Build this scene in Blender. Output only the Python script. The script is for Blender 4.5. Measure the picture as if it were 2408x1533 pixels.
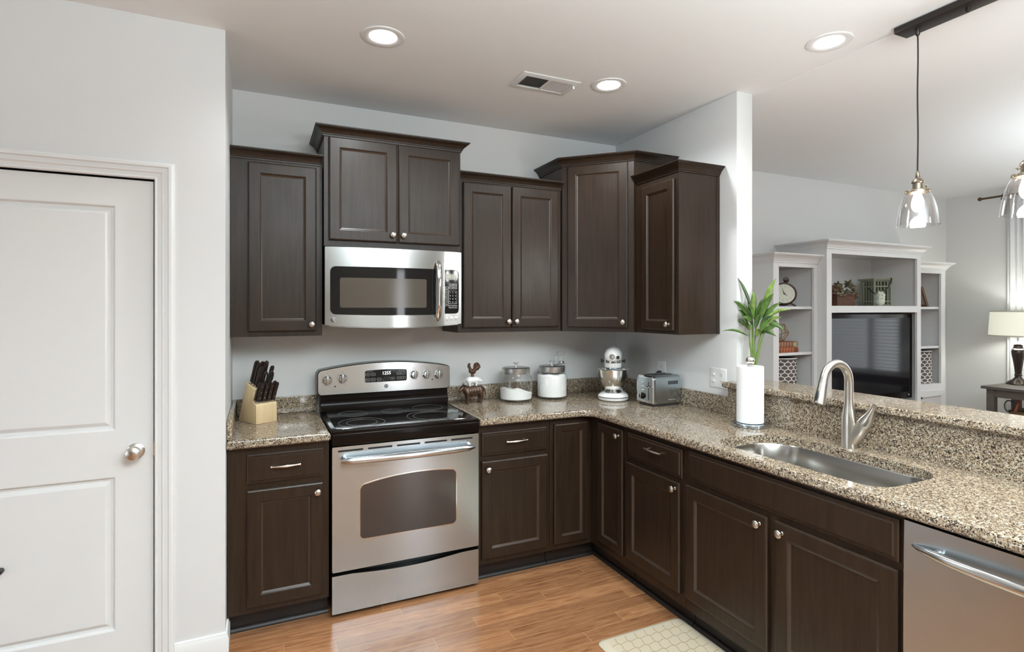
import bpy, bmesh, math, random
from math import pi, sin, cos, radians, sqrt, atan2
from mathutils import Vector, Matrix, noise

for o in list(bpy.data.objects): bpy.data.objects.remove(o)
scene = bpy.context.scene
COL = scene.collection
random.seed(7)

# ------------------------------------------------------------------ camera
FPX = 1294.0; VH = 726.5
cd = bpy.data.cameras.new('camera'); cam = bpy.data.objects.new('camera', cd); COL.objects.link(cam)
cam.location = (0.136, -3.447, 1.514)
cam.rotation_euler = (radians(90), 0, radians(-24.67))
cd.sensor_fit = 'HORIZONTAL'; cd.sensor_width = 36.0
cd.lens = 36.0*FPX/2408.0
cd.shift_y = (VH-766.5)/2408.0
cd.clip_start = 0.02
scene.camera = cam

# ------------------------------------------------------------------ world
w = bpy.data.worlds.new('world'); scene.world = w; w.use_nodes = True
bg = w.node_tree.nodes['Background']
bg.inputs[0].default_value = (0.80, 0.90, 1.0, 1); bg.inputs[1].default_value = 1.2

# ------------------------------------------------------------------ exposure
vs = scene.view_settings
vs.view_transform = 'Standard'; vs.look = 'None'; vs.gamma = 1.0; vs.use_curve_mapping = False
vs.exposure = 0.38

# ------------------------------------------------------------------ lights
def lamp(name, kind, loc, power, color=(1,1,1), size=None, size_y=None, rot=(0,0,0), **k):
    l = bpy.data.lights.new(name, kind); o = bpy.data.objects.new(name, l); COL.objects.link(o)
    o.location = loc; o.rotation_euler = rot; l.energy = power; l.color = color
    if kind == 'AREA':
        l.shape = 'RECTANGLE' if size_y else 'DISK'
        l.size = size
        if size_y: l.size_y = size_y
    elif size is not None:
        l.shadow_soft_size = size
    for a, b in k.items(): setattr(l, a, b)
    return o
CEIL = 2.743
XRW = 7.09
DAY = (0.93, 0.97, 1.0); WARM = (0.97, 0.985, 0.96)
# daylight through the window wall of the dining end, behind the camera
lamp('window_daylight_rear', 'AREA', (2.52, -7.06, 1.30), 11, DAY, 0.40, 1.8, (radians(90), 0, 0))
lamp('window_daylight_living', 'AREA', (XRW+0.25, -1.70, 1.45), 36, DAY, 2.2, 2.0, (radians(90), 0, radians(90)))
# patio door in the left side wall
lamp('window_daylight_left', 'AREA', (-3.42, -2.6, 1.2), 12, (0.82, 0.95, 1.0), 1.7, 2.0, (radians(90), 0, radians(-90)))
# added upward fill without fixtures, imitating ceiling bounce in the open plan room
lamp('dining_bounce_fill', 'AREA', (1.0, -4.1, 2.1), 235, (0.81, 0.95, 1.0), 1.8, 1.8, (radians(180), 0, 0))
lamp('living_bounce_fill', 'AREA', (5.4, -2.6, 1.85), 36, (0.85, 0.96, 1.0), 1.4, 1.4, (radians(180), 0, 0))

# ------------------------------------------------------------------ helpers
def V(*a): return Vector(a)
def ident(x, y, z): return Vector((x, y, z))
def frame(o, u, n):
    o = Vector(o); u = Vector(u).normalized(); n = Vector(n).normalized()
    return lambda a, d, z: o + u*a + n*d + Vector((0, 0, z))
FB = frame((0, -0.61, 0), (1, 0, 0), (0, -1, 0))          # base run on the back wall
FP = frame((1.97, 0, 0), (0, -1, 0), (-1, 0, 0))          # base run of the peninsula

class B:
    """collects shapes into one bmesh; T maps local coordinates to the place"""
    def __init__(s, T=None): s.bm = bmesh.new(); s.T = T or ident; s.mi = 0
    def v(s, x, y, z): return s.bm.verts.new(s.T(x, y, z))
    def f(s, vs, smooth=True):
        try:
            f = s.bm.faces.new(vs); f.smooth = smooth; f.material_index = s.mi; return f
        except ValueError: return None
    def box(s, x0, x1, y0, y1, z0, z1, bev=0.0, seg=2):
        q = [s.v(x, y, z) for z in (z0, z1) for y in (y0, y1) for x in (x0, x1)]
        fs = [s.f([q[i] for i in k]) for k in ((0,2,3,1),(4,5,7,6),(0,1,5,4),(2,6,7,3),(0,4,6,2),(1,3,7,5))]
        if bev:
            es = list({e for f in fs for e in f.edges})
            r = bmesh.ops.bevel(s.bm, geom=es, offset=bev, segments=seg, profile=0.5, affect='EDGES', clamp_overlap=True)
            for f in r['faces']: f.smooth = True; f.material_index = s.mi
        return s
    def loft(s, loops, cap0=True, cap1=True, closed=True, mis=None):
        R = [[s.v(*p) for p in L] for L in loops]; n = len(R[0])
        for i in range(len(R)-1):
            s.mi = mis.get(i, 0) if mis else s.mi
            for j in range(n if closed else n-1):
                k = (j+1) % n
                s.f([R[i][j], R[i][k], R[i+1][k], R[i+1][j]])
        if mis: s.mi = 0
        if cap0: s.f(R[0][::-1])
        if cap1: s.f(R[-1])
        return R
    def prism(s, poly, z0, z1, bev=0.0):
        if bev:
            return s.loft([inset(poly, bev, z0), inset(poly, 0, z0+bev), inset(poly, 0, z1-bev), inset(poly, bev, z1)])
        return s.loft([[(x, y, z0) for x, y in poly], [(x, y, z1) for x, y in poly]])
    def lathe(s, prof, c=(0,0,0), seg=32, axis=None, cap0=True, cap1=True, sx=1.0, sy=1.0):
        c = Vector(c)
        Q = Vector((0,0,1)).rotation_difference(Vector(axis).normalized()) if axis is not None else None
        loops = []
        for r, z in prof:
            L = []
            for i in range(seg):
                a = 2*pi*i/seg; p = Vector((r*cos(a)*sx, r*sin(a)*sy, z))
                if Q: p = Q @ p
                L.append(tuple(c+p))
            loops.append(L)
        s.loft(loops, cap0 and prof[0][0] > 1e-6, cap1 and prof[-1][0] > 1e-6)
        bmesh.ops.remove_doubles(s.bm, verts=s.bm.verts[:], dist=1e-6) if (prof[0][0] < 1e-6 or prof[-1][0] < 1e-6) else None
        return s
    def cyl(s, p0, p1, r0, r1=None, seg=24, bev=0.0):
        p0 = Vector(p0); p1 = Vector(p1); L = (p1-p0).length; r1 = r0 if r1 is None else r1
        pr = [(r0, 0), (r1, L)] if not bev else [(r0-bev, 0), (r0, bev), (r1, L-bev), (r1-bev, L)]
        return s.lathe(pr, p0, seg, p1-p0)
    def ball(s, c, r, seg=20, sx=1, sy=1, sz=1, axis=None):
        n = seg//2
        return s.lathe([(max(1e-7, r*sin(pi*i/n)), -r*cos(pi*i/n)*sz) for i in range(n+1)], c, seg, axis, False, False, sx, sy)
    def tube(s, pts, r, seg=12, caps=True, closed=False):
        P = [Vector(p) for p in pts]; n = len(P)
        R = r if isinstance(r, (list, tuple)) else [r]*n
        up = None; loops = []
        for i in range(n):
            t = (P[(i+1) % n]-P[i-1]) if closed else (P[min(i+1, n-1)]-P[max(i-1, 0)])
            t.normalize()
            if up is None:
                up = t.cross(Vector((0, 0, 1)))
                if up.length < 1e-3: up = t.cross(Vector((1, 0, 0)))
            up = (up-t*up.dot(t)).normalized(); b = t.cross(up)
            loops.append([tuple(P[i]+up*(R[i]*cos(2*pi*j/seg))+b*(R[i]*sin(2*pi*j/seg))) for j in range(seg)])
        if closed: loops.append(loops[0]); s.loft(loops, False, False); bmesh.ops.remove_doubles(s.bm, verts=s.bm.verts[:], dist=1e-6)
        else: s.loft(loops, caps, caps)
        return s
    def plate(s, A, d0, d1):
        """A: list of (a, zlow, zhigh) from left to right; a slab between depths d0 and d1"""
        f0 = [(s.v(a, d1, l), s.v(a, d1, h)) for a, l, h in A]; b0 = [(s.v(a, d0, l), s.v(a, d0, h)) for a, l, h in A]
        for i in range(len(A)-1):
            s.f([f0[i][0], f0[i+1][0], f0[i+1][1], f0[i][1]]); s.f([b0[i][0], b0[i][1], b0[i+1][1], b0[i+1][0]])
            s.f([f0[i][1], f0[i+1][1], b0[i+1][1], b0[i][1]]); s.f([f0[i][0], b0[i][0], b0[i+1][0], f0[i+1][0]])
        for i in (0, -1): s.f([f0[i][0], f0[i][1], b0[i][1], b0[i][0]])
        return s
    def rect_rings(s, a0, a1, z0, z1, rings, cap=True, back=True, mis=None):
        loops = [[(a0+i, d, z0+i), (a1-i, d, z0+i), (a1-i, d, z1-i), (a0+i, d, z1-i)] for i, d in rings]
        s.loft(loops, back, cap, mis=mis); return s
    def sweep(s, path, prof, z, closed=False):
        """profile (out, up) along a 2D path, mitred; 'out' is to the right of travel"""
        n = len(path); loops = []
        for i, p in enumerate(path):
            p = Vector(p)
            d0 = (p-Vector(path[i-1])).normalized() if (i > 0 or closed) else None
            d1 = (Vector(path[(i+1) % n])-p).normalized() if (i < n-1 or closed) else None
            d0 = d0 or d1; d1 = d1 or d0
            n0 = Vector((d0.y, -d0.x)); n1 = Vector((d1.y, -d1.x))
            m = (n0+n1); m = m/ (m.dot(n0)) if m.length > 1e-6 else n0
            loops.append([(p.x+m.x*o, p.y+m.y*o, z+u) for o, u in prof])
        s.loft(loops); return s
    def text(s, txt, size, M, align=True):
        vs, fs = GLY[txt]
        q = [s.bm.verts.new(M @ Vector((x*size, y*size, 0))) for x, y in vs]
        for f in fs:
            try:
                ff = s.bm.faces.new([q[i] for i in f]); ff.smooth = False; ff.material_index = s.mi
            except ValueError: pass
        return s

def inset(poly, d, z):
    """offset a counter-clockwise polygon inwards"""
    n = len(poly); out = []
    for i in range(n):
        p = Vector(poly[i]); a = (p-Vector(poly[i-1])).normalized(); b = (Vector(poly[(i+1) % n])-p).normalized()
        na = Vector((-a.y, a.x)); nb = Vector((-b.y, b.x)); m = na+nb; m = m/max(m.dot(na), 1e-6)
        out.append((p.x+m.x*d, p.y+m.y*d, z))
    return out
def rr(a0, a1, z0, z1, r, n=6, top=None):
    """left-to-right outline of a rounded rectangle; top(a) optionally replaces the upper edge"""
    A = []
    for i in range(n+1):
        t = pi/2*i/n; A.append((a0+r-r*cos(t), z0+r-r*sin(t), z1-r+r*sin(t)))
    A += [(a0+r+(a1-a0-2*r)*i/12, z0, z1) for i in range(1, 12)]
    for i in range(n+1):
        t = pi/2*(1-i/n); A.append((a1-r+r*cos(t), z0+r-r*sin(t), z1-r+r*sin(t)))
    if top: A = [(a, l, h-z1+top(a)) for a, l, h in A]
    return A
def rpoly(x0, x1, y0, y1, r, n=6):
    """counter-clockwise rounded rectangle; r may be four radii"""
    R = r if isinstance(r, (tuple, list)) else (r,)*4; P = []
    for (cx, cy, a), q in zip(((x0, y0, pi), (x1, y0, 1.5*pi), (x1, y1, 0), (x0, y1, pi/2)), R):
        ox = cx+(q if cx == x0 else -q); oy = cy+(q if cy == y0 else -q)
        for i in range(n+1):
            t = a+pi/2*i/n; P.append((ox+q*cos(t), oy+q*sin(t)))
    return P
def world_of(o):
    p = Vector((0, 0, 0))
    while o: p = p+o.location; o = o.parent
    return p
def obj(name, b, m, parent=None, sharp=32, local=False, recalc=True):
    bm = b.bm
    if recalc: bmesh.ops.recalc_face_normals(bm, faces=bm.faces[:])
    for e in bm.edges:
        if len(e.link_faces) == 2 and e.calc_face_angle(0) > radians(sharp): e.smooth = False
    if parent is not None and not local: bmesh.ops.translate(bm, verts=bm.verts[:], vec=-world_of(parent))
    me = bpy.data.meshes.new(name); bm.to_mesh(me); bm.free()
    for mm in (m if isinstance(m, (list, tuple)) else [m]): me.materials.append(mm)
    o = bpy.data.objects.new(name, me); COL.objects.link(o)
    if parent is not None: o.parent = parent
    return o
def tag(o, label, cat, group=None, kind=None):
    o['label'] = label; o['category'] = cat
    if group: o['group'] = group
    if kind: o['kind'] = kind
    return o
def thing(name, label, cat, loc=(0,0,0), rotz=0.0, group=None):
    o = bpy.data.objects.new(name, None); COL.objects.link(o); o.empty_display_size = 0.05
    o.location = loc; o.rotation_euler = (0, 0, rotz); return tag(o, label, cat, group)
def single(name, b, m, label, cat, loc=None, group=None, kind=None, **k):
    """a thing that is one mesh; its origin is put at loc"""
    if loc is not None and not k.pop('local', False):
        bmesh.ops.translate(b.bm, verts=b.bm.verts[:], vec=-Vector(loc))
    o = obj(name, b, m, **k)
    if loc is not None: o.location = loc
    return tag(o, label, cat, group, kind)
def struct(name, b, m, label=None, parent=None, **k):
    o = obj(name, b, m, parent, **k)
    if parent is None: o['kind'] = 'structure'; o['label'] = label or name.replace('_', ' '); o['category'] = name.split('_')[0]
    return o
def dup(root, loc, label, group=None, rot=None):
    r = root.copy(); COL.objects.link(r); r.location = loc; r['label'] = label
    if group: r['group'] = group
    if rot is not None: r.rotation_euler = rot
    for ch in list(root.children):
        c = ch.copy(); COL.objects.link(c); c.parent = r
        for g in list(ch.children):
            d = g.copy(); COL.objects.link(d); d.parent = c
    return r
def blob(parts, vox=0.004, smooth=6):
    """one continuous surface grown from capsules/ellipsoids: (p0, r0, p1, r1)"""
    b = B()
    for p0, r0, p1, r1 in parts:
        p0 = Vector(p0); p1 = Vector(p1); n = max(2, int((p1-p0).length/(min(r0, r1)*0.5))+1)
        for i in range(n):
            t = i/(n-1); b.ball(p0.lerp(p1, t), r0+(r1-r0)*t, 12)
    me = bpy.data.meshes.new('tmp'); b.bm.to_mesh(me); b.bm.free()
    o = bpy.data.objects.new('tmp', me); COL.objects.link(o)
    md = o.modifiers.new('r', 'REMESH'); md.mode = 'VOXEL'; md.voxel_size = vox
    if smooth:
        sm = o.modifiers.new('s', 'SMOOTH'); sm.iterations = smooth; sm.factor = 0.5
    dg = bpy.context.evaluated_depsgraph_get()
    me2 = bpy.data.meshes.new_from_object(o.evaluated_get(dg))
    bpy.data.objects.remove(o)
    nb = B(); nb.bm.from_mesh(me2); bpy.data.meshes.remove(me2)
    for f in nb.bm.faces: f.smooth = True
    return nb
# lettering: every string is turned into flat glyph outlines once
STRINGS = ['1255', 'GE', 'KitchenAid', 'Hamilton Beach', 'Cook', 'Defrost', 'Beverage', 'Timer', 'Popcorn', 'Reheat', 'Potato', 'Snacks',
           'Auto', 'Power', 'Level', 'Add', '30 Sec', 'Start', 'Pause', 'Cancel', 'Off', 'Clock', 'Bake', 'Broil', 'Clean', 'Warm', 'On', 'Light', 'Vent', 'Surface Light',
           'OVEN CONTROLS', 'TIMER CONTROLS', 'OFF', 'HI', 'LO'] + list('0123456789') + ['10', '11', '12']
GLY = {}
def make_glyphs():
    obs = []
    for t in dict.fromkeys(STRINGS):
        c = bpy.data.curves.new('t', 'FONT'); c.body = t; c.size = 1.0; c.align_x = 'CENTER'; c.align_y = 'CENTER'; c.resolution_u = 3
        o = bpy.data.objects.new('t', c); COL.objects.link(o); obs.append((t, o))
    dg = bpy.context.evaluated_depsgraph_get()
    for t, o in obs:
        me = bpy.data.meshes.new_from_object(o.evaluated_get(dg))
        GLY[t] = ([(v.co.x, v.co.y) for v in me.vertices], [tuple(p.vertices) for p in me.polygons])
        bpy.data.meshes.remove(me)
    for t, o in obs:
        c = o.data; bpy.data.objects.remove(o); bpy.data.curves.remove(c)
make_glyphs()
def onto(T, a, d, z, flip=False):
    """matrix that lays lettering on a facing plane of frame T"""
    p = T(a, d, z); ux = (T(a+0.001, d, z)-p).normalized(); uz = Vector((0, 0, 1))
    if abs(ux.z) > 0.9: uz = (T(a, d, z+0.001)-p).normalized()
    n = ux.cross(uz)
    return Matrix(((ux.x, uz.x, n.x, p.x), (ux.y, uz.y, n.y, p.y), (ux.z, uz.z, n.z, p.z), (0, 0, 0, 1)))

# ------------------------------------------------------------------ materials
def mat(name, col, rough=0.5, metal=0.0, **k):
    m = bpy.data.materials.new(name); m.use_nodes = True; p = m.node_tree.nodes['Principled BSDF']
    p.inputs['Base Color'].default_value = (*col, 1); p.inputs['Roughness'].default_value = rough; p.inputs['Metallic'].default_value = metal
    for a, b in k.items():
        p.inputs[a].default_value = b
    return m
def nd(m, t, **k):
    n = m.node_tree.nodes.new(t)
    for a, b in k.items():
        if hasattr(n, a): setattr(n, a, b)
    return n
def lk(m, a, b): m.node_tree.links.new(a, b)
def P(m): return m.node_tree.nodes['Principled BSDF']
def coords(m, scale=(1,1,1), rot=(0,0,0), geo=False):
    tc = nd(m, 'ShaderNodeNewGeometry') if geo else nd(m, 'ShaderNodeTexCoord'); mp = nd(m, 'ShaderNodeMapping')
    mp.inputs['Scale'].default_value = scale; mp.inputs['Rotation'].default_value = rot
    lk(m, tc.outputs['Position' if geo else 'Object'], mp.inputs[0]); return mp.outputs[0]
def ramp(m, fac, stops, interp='LINEAR'):
    r = nd(m, 'ShaderNodeValToRGB'); r.color_ramp.interpolation = interp
    el = r.color_ramp.elements
    while len(el) > 1: el.remove(el[-1])
    el[0].position = stops[0][0]; el[0].color = (*stops[0][1], 1)
    for p_, c in stops[1:]:
        e = el.new(p_); e.color = (*c, 1)
    lk(m, fac, r.inputs[0]); return r.outputs[0]
def noise_tex(m, vec, scale, detail=3, rough=0.5, dist=0.0):
    n = nd(m, 'ShaderNodeTexNoise'); n.inputs['Scale'].default_value = scale; n.inputs['Detail'].default_value = detail
    n.inputs['Roughness'].default_value = rough; n.inputs['Distortion'].default_value = dist
    lk(m, vec, n.inputs['Vector']); return n
def math_(m, op, a, b=None, c=None):
    n = nd(m, 'ShaderNodeMath', operation=op)
    for i, x in enumerate((a, b, c)):
        if x is None: continue
        if isinstance(x, (int, float)): n.inputs[i].default_value = x
        else: lk(m, x, n.inputs[i])
    return n.outputs[0]
def mix(m, fac, a, b, blend='MIX'):
    n = nd(m, 'ShaderNodeMix', data_type='RGBA', blend_type=blend)
    for s_, x in ((n.inputs[0], fac), (n.inputs[6], a), (n.inputs[7], b)):
        if isinstance(x, (int, float)): s_.default_value = x
        elif isinstance(x, tuple): s_.default_value = (*x, 1)
        else: lk(m, x, s_)
    return n.outputs[2]
def bump(m, h, strength, dist=0.001):
    b = nd(m, 'ShaderNodeBump'); b.inputs['Strength'].default_value = strength; b.inputs['Distance'].default_value = dist
    lk(m, h, b.inputs['Height']); lk(m, b.outputs[0], P(m).inputs['Normal'])

def paint(name, col, rough=0.55, tex=0.06):
    m = mat(name, col, rough); c = coords(m, geo=True)
    bump(m, noise_tex(m, c, 260, 2).outputs[0], tex, 0.0006); return m
WALL = paint('wall_paint', (0.665, 0.66, 0.652)); REARW = paint('tan_wall_paint', (0.30, 0.265, 0.215)); CEILM = paint('ceiling_paint', (0.78, 0.78, 0.775), 0.7, 0.1)
TRIM = paint('trim_paint', (0.72, 0.715, 0.705), 0.3, 0.02)
UNITW = paint('white_unit_paint', (0.70, 0.695, 0.69), 0.35, 0.02)

def wood(name, c0, c1, rough, axis, scale=1.0, bumpy=0.08, spec=0.5):
    m = mat(name, c0, rough); s = [26*scale]*3; s[axis] = 1.6*scale
    v = coords(m, tuple(s), geo=True)
    n = noise_tex(m, v, 2.2, 4, 0.6, 0.35); n2 = noise_tex(m, v, 14, 3, 0.6)
    f = math_(m, 'ADD', math_(m, 'MULTIPLY', n.outputs[0], 0.7), math_(m, 'MULTIPLY', n2.outputs[0], 0.3))
    lk(m, ramp(m, f, [(0.3, c0), (0.7, c1)]), P(m).inputs['Base Color'])
    P(m).inputs['Specular IOR Level'].default_value = spec
    big = noise_tex(m, coords(m, (5, 5, 3), geo=True), 2.0, 3)
    rr_ = nd(m, 'ShaderNodeMapRange'); rr_.inputs[3].default_value = rough-0.045; rr_.inputs[4].default_value = rough+0.08
    lk(m, big.outputs[0], rr_.inputs[0]); lk(m, rr_.outputs[0], P(m).inputs['Roughness'])
    return m
ESP = wood('espresso_wood', (0.0125, 0.0064, 0.0036), (0.036, 0.0208, 0.0118), 0.325, 2, spec=0.40)
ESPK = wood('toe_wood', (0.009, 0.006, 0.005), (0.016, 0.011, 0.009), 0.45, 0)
WORN_GLINT = mat('worn_glint_edge', (0.045, 0.029, 0.020), 0.33)  # lighter brown edges: rubbed wear plus light from above painted in
BLOCKW = wood('maple_wood', (0.58, 0.41, 0.22), (0.70, 0.56, 0.35), 0.45, 2, 0.8, 0.03)
TABLEW = wood('grey_brown_wood', (0.085, 0.07, 0.06), (0.15, 0.13, 0.115), 0.5, 1)

def granite():
    m = mat('granite', (0.5, 0.4, 0.3), 0.09); c = coords(m, geo=True)
    wob = noise_tex(m, c, 70, 2)
    vv = nd(m, 'ShaderNodeVectorMath', operation='SCALE'); sub = nd(m, 'ShaderNodeVectorMath', operation='SUBTRACT')
    lk(m, wob.outputs[1], sub.inputs[0]); sub.inputs[1].default_value = (0.5, 0.5, 0.5)
    lk(m, sub.outputs[0], vv.inputs[0]); vv.inputs['Scale'].default_value = 0.008
    ad = nd(m, 'ShaderNodeVectorMath', operation='ADD'); lk(m, c, ad.inputs[0]); lk(m, vv.outputs[0], ad.inputs[1])
    def cells(scale, stops):
        vo = nd(m, 'ShaderNodeTexVoronoi'); vo.inputs['Scale'].default_value = scale; lk(m, ad.outputs[0], vo.inputs['Vector'])
        sp = nd(m, 'ShaderNodeSeparateColor'); lk(m, vo.outputs['Color'], sp.inputs[0])
        return ramp(m, sp.outputs[0], stops, 'CONSTANT'), sp
    big, s1 = cells(185, [(0, (0.23, 0.165, 0.105)), (0.25, (0.335, 0.262, 0.182)), (0.6, (0.41, 0.34, 0.25)), (0.86, (0.52, 0.46, 0.375))])
    sm, s2 = cells(310, [(0, (0.018, 0.016, 0.018)), (0.5, (0.09, 0.06, 0.04)), (0.8, (0.16, 0.11, 0.075))])
    clump = noise_tex(m, c, 85, 3, 0.6)
    k = math_(m, 'ADD', math_(m, 'MULTIPLY', s2.outputs[1], 0.55), math_(m, 'MULTIPLY', clump.outputs[0], 0.9))
    dark = math_(m, 'LESS_THAN', k, 0.655)
    lk(m, mix(m, dark, big, sm), P(m).inputs['Base Color'])
    P(m).inputs['Specular IOR Level'].default_value = 0.6
    return m
GRAN = granite()

def floor_mat():
    m = mat('oak_floor', (0.35, 0.17, 0.07), 0.22)
    tc = nd(m, 'ShaderNodeNewGeometry'); sep = nd(m, 'ShaderNodeSeparateXYZ'); lk(m, tc.outputs['Position'], sep.inputs[0])
    H = 0.083; L = 1.05
    row = math_(m, 'FLOOR', math_(m, 'DIVIDE', sep.outputs[1], H))
    wn = nd(m, 'ShaderNodeTexWhiteNoise', noise_dimensions='1D'); lk(m, row, wn.inputs['W'])
    xs = math_(m, 'ADD', math_(m, 'DIVIDE', sep.outputs[0], L), math_(m, 'MULTIPLY', wn.outputs['Value'], 7.0))
    colm = math_(m, 'FLOOR', xs)
    cmb = nd(m, 'ShaderNodeCombineXYZ'); lk(m, colm, cmb.inputs[0]); lk(m, row, cmb.inputs[1])
    w2 = nd(m, 'ShaderNodeTexWhiteNoise', noise_dimensions='2D'); lk(m, cmb.outputs[0], w2.inputs['Vector'])
    fy = math_(m, 'FRACT', math_(m, 'DIVIDE', sep.outputs[1], H)); fx = math_(m, 'FRACT', xs)
    ey = math_(m, 'MULTIPLY', math_(m, 'MINIMUM', fy, math_(m, 'SUBTRACT', 1.0, fy)), H)
    ex = math_(m, 'MULTIPLY', math_(m, 'MINIMUM', fx, math_(m, 'SUBTRACT', 1.0, fx)), L)
    gap = math_(m, 'LESS_THAN', math_(m, 'MINIMUM', ex, ey), 0.0011)
    off = nd(m, 'ShaderNodeCombineXYZ'); lk(m, math_(m, 'MULTIPLY', w2.outputs['Value'], 40.0), off.inputs[2])
    ad = nd(m, 'ShaderNodeVectorMath', operation='ADD'); lk(m, tc.outputs['Position'], ad.inputs[0]); lk(m, off.outputs[0], ad.inputs[1])
    mp = nd(m, 'ShaderNodeMapping'); mp.inputs['Scale'].default_value = (1.1, 14, 1); lk(m, ad.outputs[0], mp.inputs[0])
    g = noise_tex(m, mp.outputs[0], 3.2, 5, 0.6, 1.6); fine = noise_tex(m, mp.outputs[0], 22, 3, 0.7)
    f = math_(m, 'ADD', math_(m, 'MULTIPLY', g.outputs[0], 0.75), math_(m, 'MULTIPLY', fine.outputs[0], 0.25))
    base = ramp(m, f, [(0.30, (0.16, 0.062, 0.026)), (0.5, (0.325, 0.148, 0.066)), (0.70, (0.43, 0.218, 0.105))])
    tone = nd(m, 'ShaderNodeMapRange'); tone.inputs[3].default_value = 0.78; tone.inputs[4].default_value = 1.16; lk(m, w2.outputs['Value'], tone.inputs[0])
    hv = nd(m, 'ShaderNodeHueSaturation'); lk(m, base, hv.inputs['Color']); lk(m, tone.outputs[0], hv.inputs['Value'])
    lk(m, mix(m, gap, hv.outputs[0], (0.45, 0.25, 0.11)), P(m).inputs['Base Color'])
    bump(m, math_(m, 'ADD', math_(m, 'MULTIPLY', f, 0.25), math_(m, 'MULTIPLY', gap, -1.0)), 0.15, 0.0008)
    return m
FLOORM = floor_mat()

def steel(name, col=(0.60, 0.60, 0.595), rough=0.29, aniso=0.8, axis=2):
    m = mat(name, col, rough, 1.0); s = [300.0]*3
    v = coords(m, (2, 2, 420) if axis == 2 else (420, 420, 2), geo=True)
    n = noise_tex(m, v, 3, 2); r = nd(m, 'ShaderNodeMapRange'); r.inputs[3].default_value = rough-0.015; r.inputs[4].default_value = rough+0.015
    lk(m, n.outputs[0], r.inputs[0]); lk(m, r.outputs[0], P(m).inputs['Roughness'])
    P(m).inputs['Anisotropic'].default_value = aniso
    if aniso:
        P(m).inputs['Anisotropic Rotation'].default_value = 0.25
        t = nd(m, 'ShaderNodeTangent'); t.direction_type = 'RADIAL'; t.axis = 'Z'; lk(m, t.outputs[0], P(m).inputs['Tangent'])
    return m
STEEL = steel('brushed_steel', (0.485, 0.54, 0.58), 0.22, 0.85); STEELB = steel('bright_steel', (0.60, 0.61, 0.61), 0.2); STEELD = steel('brushed_steel_dark', (0.36, 0.36, 0.355), 0.3)
EMBL = mat('emblem_grey', (0.10, 0.10, 0.10), 0.3, 0.5); EMBP = mat('emblem_silver', (0.75, 0.75, 0.74), 0.3)
LIDM = mat('lid_steel', (0.52, 0.515, 0.505), 0.34, 1.0)
NICKEL = mat('satin_nickel', (0.66, 0.62, 0.57), 0.28, 1.0); CHROME = mat('chrome', (0.75, 0.75, 0.75), 0.1, 1.0)
PULLM = mat('brushed_pull_metal', (0.80, 0.72, 0.66), 0.25, 1.0)
BLKGL = mat('black_glass', (0.012, 0.011, 0.011), 0.06); BLK = mat('black_enamel', (0.008, 0.005, 0.0038), 0.2, **{'Specular IOR Level': 0.15})
BLKP = mat('black_plastic', (0.02, 0.02, 0.02), 0.4); DARKR = mat('dark_gap', (0.006, 0.006, 0.006), 0.7)
WHP = mat('white_plastic', (0.78, 0.78, 0.77), 0.3); WHC = mat('white_enamel', (0.80, 0.79, 0.77), 0.18)
PRINT = mat('print_grey', (0.55, 0.55, 0.55), 0.5); PRINTD = mat('print_dark', (0.03, 0.03, 0.03), 0.5)
BRONZE = mat('bronze_brown', (0.075, 0.036, 0.02), 0.32, 0.35); PORC = mat('white_porcelain', (0.80, 0.80, 0.79), 0.25)
FLOUR = mat('white_flour', (0.86, 0.85, 0.83), 0.9)
BRASS = mat('antique_brass', (0.30, 0.25, 0.19), 0.36, 1.0); DKBRZ = mat('oil_rubbed_bronze', (0.025, 0.018, 0.015), 0.35, 0.3)
PAPER = paint('paper_towel', (0.84, 0.83, 0.82), 0.95, 0.35)
KNIFEH = mat('knife_handle', (0.022, 0.012, 0.009), 0.35); KNIFEM = mat('knife_steel', (0.7, 0.66, 0.6), 0.25, 1.0)
CURTM = mat('curtain_fabric', (0.80, 0.80, 0.80), 0.9)
def emit(name, col, s):
    m = mat(name, col, 0.5); P(m).inputs['Emission Color'].default_value = (*col, 1); P(m).inputs['Emission Strength'].default_value = s; return m
LENS = emit('lit_lens', (1.0, 0.97, 0.93), 14.0); BULB = emit('lit_bulb', (1.0, 0.95, 0.88), 9.0); DIGIT = emit('lit_digits', (0.85, 0.92, 0.9), 1.6)
DIGITD = emit('dim_digits', (0.35, 0.33, 0.22), 0.35)
def thin_glass(name, tint=(1,1,1), refl=1.0):
    m = bpy.data.materials.new(name); m.use_nodes = True; nt = m.node_tree; nt.nodes.remove(nt.nodes['Principled BSDF'])
    out = nt.nodes['Material Output']; tr = nt.nodes.new('ShaderNodeBsdfTransparent'); tr.inputs[0].default_value = (*tint, 1)
    gl = nt.nodes.new('ShaderNodeBsdfGlossy'); gl.inputs['Roughness'].default_value = 0.03
    lw = nt.nodes.new('ShaderNodeLayerWeight'); lw.inputs['Blend'].default_value = 0.35
    mu = math_(m, 'MULTIPLY_ADD', lw.outputs['Facing'], 0.55*refl, 0.035)
    mx = nt.nodes.new('ShaderNodeMixShader'); nt.links.new(mu, mx.inputs[0]); nt.links.new(tr.outputs[0], mx.inputs[1]); nt.links.new(gl.outputs[0], mx.inputs[2])
    nt.links.new(mx.outputs[0], out.inputs[0]); return m
GLASS = thin_glass('clear_glass'); GLASSJ = thin_glass('jar_glass', (0.97, 0.975, 0.97), 0.8)
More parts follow.
